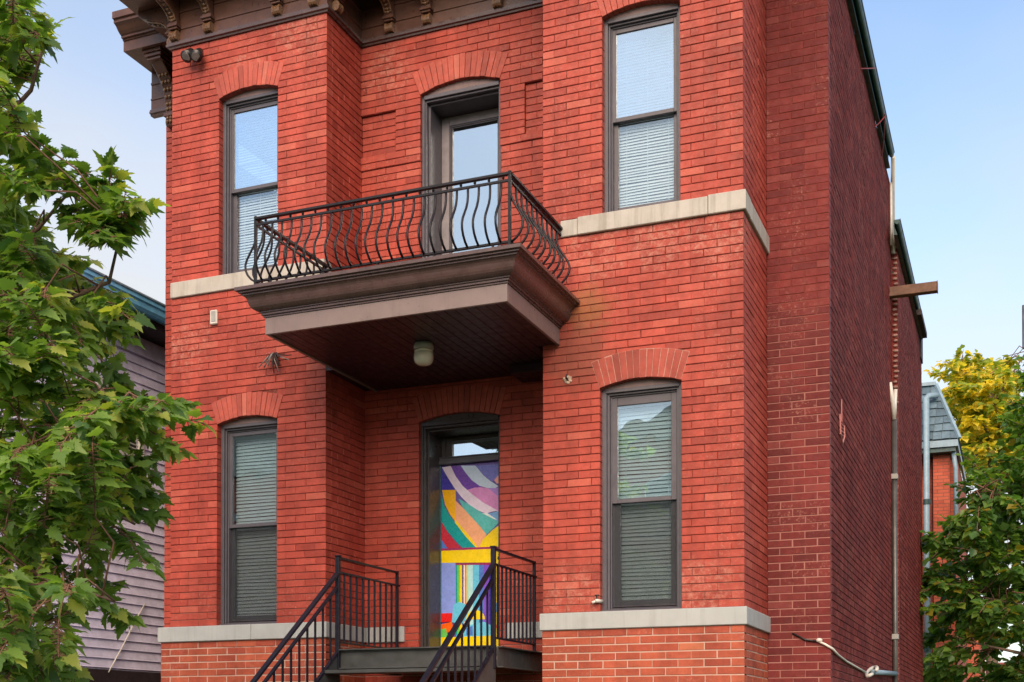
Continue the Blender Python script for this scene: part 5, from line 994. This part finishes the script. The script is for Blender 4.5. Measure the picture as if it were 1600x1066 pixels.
GREEN_TWIGS=[(-0.78, 21.18, 3.17), (-0.36, 22.46, 3.97), (-0.48, 21.12, 1.63), (-0.48, 24.27, 4.2), (-0.12, 22.2, 1.45), (0.24, 23.43, 2.83), (0.12, 23.27, 2.66), (-0.09, 23.1, 3.64), (0.1, 22.59, 2.42), (-1.19, 21.96, 2.34), (0.15, 24.65, 3.95), (-0.02, 24.41, 2.37), (-0.98, 22.69, 2.09), (0.15, 23.52, 4.43), (0.08, 23.19, 4.98), (-0.56, 22.6, 3.85), (-0.24, 21.64, 1.82), (0.4, 23.96, 3.04), (-1.3, 23.6, 3.16), (-0.52, 20.83, 3.16), (-0.68, 23.86, 3.08), (-0.13, 21.54, 2.62), (-0.36, 24.3, 4.66), (-1.13, 23.17, 3.22), (-0.62, 23.49, 1.65), (0.36, 21.78, 4.28), (-0.37, 24.12, 2.43), (-0.2, 24.03, 3.49), (-0.55, 22.74, 4.03), (0.14, 22.57, 1.95), (0.18, 21.75, 3.08), (-1.03, 22.91, 1.99), (0.23, 22.67, 3.95), (0.36, 24.18, 2.4), (-0.42, 22.56, 2.17), (-0.85, 21.4, 3.31), (-0.44, 21.17, 1.93), (-0.12, 21.24, 3.99), (-0.42, 21.9, 4.06), (0.45, 22.15, 5.25), (-0.38, 24.47, 3.14), (0.3, 22.54, 4.05), (-1.16, 22.15, 2.61), (-0.97, 21.67, 2.44), (-0.38, 23.68, 1.47), (0.39, 22.78, 5.17), (-1.21, 23.03, 2.91), (-1.19, 21.58, 2.43), (0.35, 23.98, 2.25), (0.2, 24.52, 1.82), (0.39, 22.48, 2.64), (-0.74, 24.46, 2.02), (0.11, 23.47, 4.57), (-0.3, 23.59, 3.86), (-0.46, 21.25, 3.06), (0.31, 21.31, 3.54), (0.37, 22.35, 2.45), (-0.19, 22.43, 3.75), (-1.01, 21.18, 2.81), (-1.13, 21.15, 1.95), (-0.28, 23.08, 4.18), (0.38, 24.38, 5.85), (0.15, 23.79, 5.52), (-1.0, 23.68, 3.25), (0.45, 21.23, 2.0), (0.19, 21.98, 4.34), (0.13, 24.21, 3.04), (0.26, 21.4, 1.52), (-0.01, 22.66, 4.26), (0.33, 23.35, 4.37), (-0.45, 21.15, 3.42), (0.22, 21.91, 5.15), (-0.05, 21.02, 3.53), (0.15, 22.22, 2.2), (0.4, 21.83, 3.26), (0.12, 22.27, 3.94), (0.38, 22.97, 3.93), (0.03, 21.75, 1.63), (-0.35, 21.25, 2.53), (-0.79, 22.83, 1.73), (-0.89, 21.13, 2.23), (-0.07, 21.58, 3.08), (0.39, 24.26, 2.01), (-0.62, 22.16, 2.29), (0.46, 24.6, 4.49), (-1.12, 23.8, 2.34), (-0.28, 21.0, 1.59), (-0.03, 23.24, 3.12), (-0.28, 23.72, 3.69), (-0.31, 23.35, 2.13), (-0.76, 23.4, 3.21), (-0.96, 23.09, 2.26), (0.46, 23.01, 6.07), (-0.13, 22.34, 2.93), (0.24, 22.61, 3.41), (0.5, 23.32, 4.9), (0.04, 22.01, 3.23), (0.07, 22.58, 1.53), (-0.79, 24.36, 2.15), (-0.8, 22.6, 2.75), (-0.07, 21.36, 2.49), (0.34, 23.79, 5.86), (-0.13, 23.84, 2.17), (0.46, 23.3, 5.79), (-0.43, 21.32, 2.79), (0.45, 23.41, 5.08), (0.16, 22.43, 3.0), (-0.43, 23.57, 2.54), (0.43, 23.74, 2.46), (-1.25, 21.57, 3.06), (-0.4, 21.14, 3.23), (-0.53, 22.88, 2.61), (-0.68, 22.04, 2.06), (0.24, 24.7, 5.1), (0.33, 22.33, 4.81), (-0.83, 23.73, 3.7), (-0.74, 21.84, 3.15), (-0.92, 22.25, 2.65), (-0.01, 23.06, 4.1), (0.45, 23.69, 1.81), (-0.06, 22.13, 2.46), (-0.3, 23.82, 3.54), (-0.65, 23.35, 2.74), (-0.55, 20.94, 3.38), (0.3, 23.07, 5.84), (0.22, 23.1, 3.82), (0.33, 21.38, 3.43), (0.28, 24.23, 2.71), (-0.1, 23.17, 4.49), (0.08, 22.6, 5.05), (-1.37, 21.1, 2.17), (-1.38, 21.88, 2.37), (-1.21, 21.27, 2.23), (-1.23, 21.67, 1.05), (-1.11, 22.95, 1.18), (-1.14, 23.01, 0.61), (-1.18, 22.28, 1.29), (-1.0, 21.92, 0.92), (-1.42, 23.04, 1.56), (-1.32, 23.09, 0.73), (-1.21, 23.21, 1.56), (-0.98, 21.77, 1.21), (-1.16, 22.45, 0.86), (-1.48, 22.35, 0.7), (-1.22, 22.8, 0.54), (0.39, 23.21, 0.5), (-0.3, 23.48, 0.86), (-0.06, 22.46, 0.57), (-0.02, 23.02, 0.88), (0.37, 23.65, 0.92), (0.26, 23.31, 1.25), (0.42, 22.75, 1.37), (0.5, 23.79, 0.99), (-0.16, 22.53, 0.98), (0.21, 22.69, 1.05), (0.43, 23.29, 1.2), (0.29, 23.52, 1.0), (-0.18, 22.32, 0.69), (-0.13, 22.28, 0.45), (0.03, 22.97, 0.47), (0.04, 22.83, 1.04)]
GOLD_TWIGS=[(-0.84, 42.89, 10.8), (-1.44, 40.04, 8.67), (0.08, 43.68, 11.06), (-0.96, 42.3, 10.23), (-0.26, 42.45, 8.11), (-0.46, 43.73, 11.14), (-1.08, 41.38, 9.18), (-1.39, 44.39, 10.91), (-1.61, 42.32, 11.26), (-1.24, 44.29, 11.06), (-0.23, 42.46, 9.26), (-0.05, 43.31, 8.91), (-0.18, 39.68, 8.4), (-0.38, 40.26, 10.65), (-1.12, 41.67, 8.22), (-1.28, 38.39, 8.64), (-0.92, 43.16, 10.13), (-0.26, 39.79, 9.83), (-1.14, 44.4, 9.21), (0.07, 45.08, 9.98), (-0.59, 44.66, 11.94), (-1.06, 43.33, 8.2), (0.25, 39.9, 9.33), (-0.55, 44.12, 10.68), (-1.5, 40.31, 10.14), (-0.54, 39.42, 8.88), (-0.08, 42.84, 9.57), (-0.49, 39.66, 8.56), (0.22, 39.42, 9.46), (-0.63, 43.74, 9.06), (-0.53, 44.55, 8.51), (-1.28, 39.5, 9.29), (-0.88, 40.7, 8.93), (-1.35, 43.11, 11.7), (-0.73, 38.48, 7.74), (-0.47, 38.68, 9.04), (-0.37, 39.0, 8.3), (-0.28, 41.3, 8.28), (-1.06, 42.13, 11.05), (-1.62, 42.7, 9.14), (-0.15, 41.53, 9.62), (-1.3, 42.62, 9.62), (-0.61, 41.78, 9.92), (-0.46, 42.3, 8.46), (-0.3, 44.98, 9.67), (-1.55, 39.91, 10.4), (-0.35, 39.76, 10.37), (-0.83, 39.37, 8.19), (-1.18, 42.76, 9.03), (-0.95, 43.32, 11.44), (-0.56, 40.48, 10.48), (-0.5, 41.26, 8.63), (-0.89, 39.39, 9.96), (-1.06, 39.42, 10.44), (-1.66, 38.71, 9.64), (-1.92, 39.92, 10.11), (-1.56, 39.92, 10.82), (-0.16, 43.76, 10.31), (-0.11, 41.63, 8.14), (-1.5, 38.64, 8.57), (-0.35, 41.54, 10.46), (-0.96, 40.16, 10.84), (-1.49, 41.87, 9.58), (-0.04, 39.64, 9.28), (-1.66, 41.48, 10.29), (0.21, 41.51, 9.31), (-1.22, 42.29, 10.24), (-0.28, 40.52, 9.68), (-1.4, 42.37, 10.12), (-1.38, 38.56, 8.51), (-1.29, 38.24, 9.72), (-1.31, 44.56, 9.28), (-0.85, 43.6, 9.98), (-0.76, 40.27, 9.58), (-0.47, 43.61, 9.64), (-1.0, 39.61, 9.68), (0.07, 40.3, 9.31), (-0.5, 43.6, 8.48), (-0.17, 40.14, 10.63), (-0.1, 43.94, 10.59), (-0.9, 41.48, 8.94), (-1.25, 44.28, 9.04), (-1.33, 40.06, 10.77), (-1.29, 39.66, 9.87), (-0.71, 39.74, 9.23), (-1.47, 43.51, 8.64), (-0.18, 41.17, 8.47), (-1.66, 43.77, 11.98), (-1.87, 39.97, 10.63), (-1.26, 42.55, 8.23), (-1.48, 43.05, 8.77), (-0.33, 42.96, 11.62), (-1.5, 41.95, 11.2), (-1.52, 38.69, 9.29), (0.07, 41.73, 9.43), (-0.37, 39.8, 9.04), (-1.23, 44.05, 11.95), (-1.11, 40.66, 9.39), (-1.41, 39.49, 10.18), (-1.8, 38.12, 9.78), (-0.06, 44.75, 9.42), (0.01, 41.12, 8.14), (-0.59, 40.01, 8.88), (-1.49, 41.74, 9.96), (-0.77, 40.05, 10.55), (-0.31, 38.56, 9.87), (-0.84, 38.5, 9.84), (-1.03, 39.04, 9.31), (-1.33, 38.18, 7.98), (-1.07, 39.99, 8.74), (-0.53, 41.76, 11.37), (-0.57, 42.05, 10.42), (-0.32, 42.53, 10.39), (-1.3, 40.87, 8.89), (-0.47, 44.75, 9.75), (-1.54, 43.79, 11.99), (0.12, 41.91, 8.28), (-0.68, 41.87, 10.56), (0.1, 38.77, 8.05), (-0.92, 38.42, 8.74), (-0.95, 41.58, 8.15), (-1.7, 41.33, 9.32), (-0.36, 43.3, 11.6), (-1.01, 39.18, 7.91), (-1.66, 38.63, 10.55), (-1.53, 42.2, 9.52), (-1.55, 42.37, 10.81), (-0.11, 44.7, 9.81), (0.28, 39.04, 8.88), (0.21, 39.46, 8.46)]

HALF = [(0, 0), (0.10, -0.05), (0.26, -0.07), (0.22, 0.03), (0.44, 0.10), (0.36, 0.19), (0.50, 0.34), (0.34, 0.35), (0.36, 0.47), (0.22, 0.44), (0.24, 0.62), (0.13, 0.66), (0.10, 0.82), (0, 1.0)]
def leaf_shape(size, curl, fold, rr):
    """lobed maple leaf: midrib along +y, two folded halves with some curl"""
    vs = []; fs = []
    def z(x, y): return size * (fold * abs(x) - curl * y * y + 0.05 * math.sin(7 * x + 5 * y))
    mid = [(0, 0), (0, 0.35), (0, 0.65), (0, 1.0)]
    for x, y in mid: vs.append((x * size, y * size, z(x, y)))
    for s_ in (1, -1):
        b = len(vs); pts = HALF[1:-1]
        for x, y in pts: xx = x * s_ * rr.uniform(.92, 1.08); vs.append((xx * size, y * size * rr.uniform(.97, 1.03), z(xx, y)))
        i = lambda k: b + k
        polys = [(0, i(0), i(1), i(2), i(3), i(4), 1), (1, i(4), i(5), i(6), i(7), i(8), 2), (2, i(8), i(9), i(10), i(11), 3)]
        fs += [p if s_ > 0 else p[::-1] for p in polys]
    return vs, fs
def small_leaf(size, rr):
    f = 0.12
    return [(0, 0, 0), (0.34 * size, 0.12 * size, f * size), (0.48 * size, 0.48 * size, f * size), (0.22 * size, 0.72 * size, 0.05 * size), (0, 1.0 * size, -0.08 * size), (-0.22 * size, 0.72 * size, 0.05 * size), (-0.48 * size, 0.48 * size, f * size), (-0.34 * size, 0.12 * size, f * size)], [(0, 1, 2, 3, 4), (0, 4, 5, 6, 7)]
def frame(dirv, nrm):
    y = dirv.normalized(); z = nrm - y * nrm.dot(y)
    if z.length < 1e-3: z = Vector((0, 0, 1)).cross(y)
    z.normalize(); return Matrix((y.cross(z), y, z)).transposed()
def grow_tree(name, label, limbs, twigs, leaf_m, size, per, spread, n_single, seed, out, group=None, simple=False, twig_r=0.006, droop=0.35, loc=None, singles_by=None):
    rr = random.Random(seed); base = Vector(limbs[0][0]); base.z = ZG
    t = empty(name, base, label, "tree", group)
    m = MB()
    P = [Vector(p) for p in limbs[0]]; m.tube([base - Vector((0, 0, .1))] + P, limbs[0][0] and 0.17 if not simple else 0.25, 9, 0.05); m.build("trunk", M_BARK, t, smooth=True)
    nodes = [q for l in limbs for q in [Vector(p) for p in l]]
    for l in limbs[1:]:
        m = MB(); m.tube(l, twig_r * 3.6, 7, twig_r * 1.2); m.build("limb", M_BARK, t, smooth=True)
        for a, b in zip(l, l[1:]): nodes += [Vector(a).lerp(Vector(b), k / 6) for k in range(1, 6)]
    tw = MB(); L_ = []
    for c in twigs:
        c = Vector(c); q = min(nodes, key=lambda n_: (n_ - c).length)
        dirv = (c - q); d = dirv.length
        if d < 1e-3: continue
        dirv = (dirv.normalized() + Vector(out) * 0.8 + Vector((rr.gauss(0, .35), rr.gauss(0, .35), rr.gauss(0, .3)))).normalized()
        ln = spread * rr.uniform(0.75, 1.25); end = c + dirv * ln * 0.5; st = c - dirv * ln * 0.5; mid = (st + end) / 2 + Vector((0, 0, ln * 0.06))
        if d < spread * 6: tw.tube([q, q.lerp(st, .5) + Vector((rr.gauss(0, .05), rr.gauss(0, .05), 0.06)) * spread * 3, st, mid, end], twig_r, 5, twig_r * 0.4)
        else: tw.tube([st - dirv * ln * .5, mid, end], twig_r * .7, 5, twig_r * 0.4)
        bright = rr.random()
        for k in range(per):
            f = (k // 2 + 0.5) / (per / 2) if k < per - 1 else 1.0
            p = st.lerp(end, f) + Vector((0, 0, ln * 0.06 * (1 - abs(2 * f - 1))))
            side = dirv.cross(Vector((0, 0, 1))).normalized() * (1 if k % 2 else -1)
            ld = (dirv * (0.45 + 0.9 * (k == per - 1)) + side * (1.0 - (k == per - 1)) + Vector((rr.gauss(0, .3), rr.gauss(0, .3), -droop + rr.gauss(0, .35)))).normalized()
            nr = Vector((rr.gauss(0, .42), rr.gauss(0, .42) - 0.25, 1.0))
            sz = size * rr.uniform(0.62, 1.25); st_ = p + ld * sz * rr.uniform(0.25, 0.6)
            if sz > size * .8 and not simple: tw.tube([p, st_], 0.0022, 4)
            L_.append((st_, ld, nr, sz, min(0.999, max(0.001, 0.55 * bright + 0.45 * rr.random()))))
    tag(tw.build("twig", M_TWIG, t, smooth=True, flip=False), kind="stuff")
    # leaves: the largest in view stand alone, the rest is one mass
    def area(l):
        x, y, zc = cam_px(l[0])
        return l[3] / zc * (0.3 + abs(frame(l[1], l[2]).col[2].dot(l[0].normalized()))) if zc > 0.5 and 0 < x < 1600 and 0 < y < 1066 else 0
    L_.sort(key=lambda l: -area(l))
    protos = []
    for k in range(6):
        vs, fs = (leaf_shape(1.0, rr.uniform(.05, .4), rr.uniform(.05, .4), rr) if not simple else small_leaf(1.0, rr))
        me = bpy.data.meshes.new("leaf"); me.from_pydata(vs, [], fs); me.materials.append(leaf_m); me.polygons.foreach_set("use_smooth", [True] * len(fs)); protos.append((me, vs, fs))
    mass = MB()
    for i, (p, ld, nr, sz, r) in enumerate(L_):
        fr = frame(ld, nr); me, vs, fs = protos[rr.randrange(6)]
        if i < n_single:
            o = bpy.data.objects.new("leaf", me); COL.objects.link(o); o.parent = t
            o.matrix_local = Matrix.Translation(p - base) @ fr.to_4x4() @ Matrix.Scale(sz, 4)
        else: mass.add([p + fr @ (Vector(v) * sz) for v in vs], fs, 0, r)
    if mass.v: tag(mass.build("foliage", leaf_m, t, smooth=True, flip=False), kind="stuff")
    return t
grow_tree("maple_tree", "large green maple whose lobed leaves fill the left edge in front of the lavender house", MAPLE_LIMBS, MAPLE_TWIGS, M_LEAF, 0.093, 46, 0.43, 300, 4, (0.6, -0.1, -0.05))
GX, GY = 0.75, 22.0
g_l = [[(GX, GY, -0.4), (GX, GY, 2.0), (GX + 0.1, GY, 3.6), (GX + 0.2, GY, 4.4)]] + [[(GX, GY, z), (GX - 0.7, GY - 0.5 + 0.3 * k, z + 0.6), (GX - 1.35, GY - 0.8 + 0.5 * (k % 3), z + 0.75)] for k, z in enumerate((0.6, 1.4, 2.2, 3.0))]
grow_tree("green_tree", "dark green tree at the right edge beyond the brick house", g_l, GREEN_TWIGS, M_LEAF2, 0.15, 66, 0.9, 280, 9, (-0.3, -0.2, -0.05), "trees behind the houses", simple=True, twig_r=0.012)
YX, YY = -0.7, 40.0
y_l = [[(YX, YY, -0.4), (YX, YY, 4.0), (YX, YY, 8.0), (YX, YY, 10.5)]] + [[(YX, YY, z), (YX + (0.5 if k % 2 else -0.5), YY, z + 0.8), (YX + (1.0 if k % 2 else -0.9), YY, z + 1.6)] for k, z in enumerate((6, 7, 7.6, 8.2, 9, 9.6))]
grow_tree("golden_tree", "golden yellow autumn tree behind the slate roof", y_l, GOLD_TWIGS, M_LEAF_GOLD, 0.20, 80, 1.2, 0, 21, (0, -0.1, 0), "trees behind the houses", simple=True, twig_r=0.015)
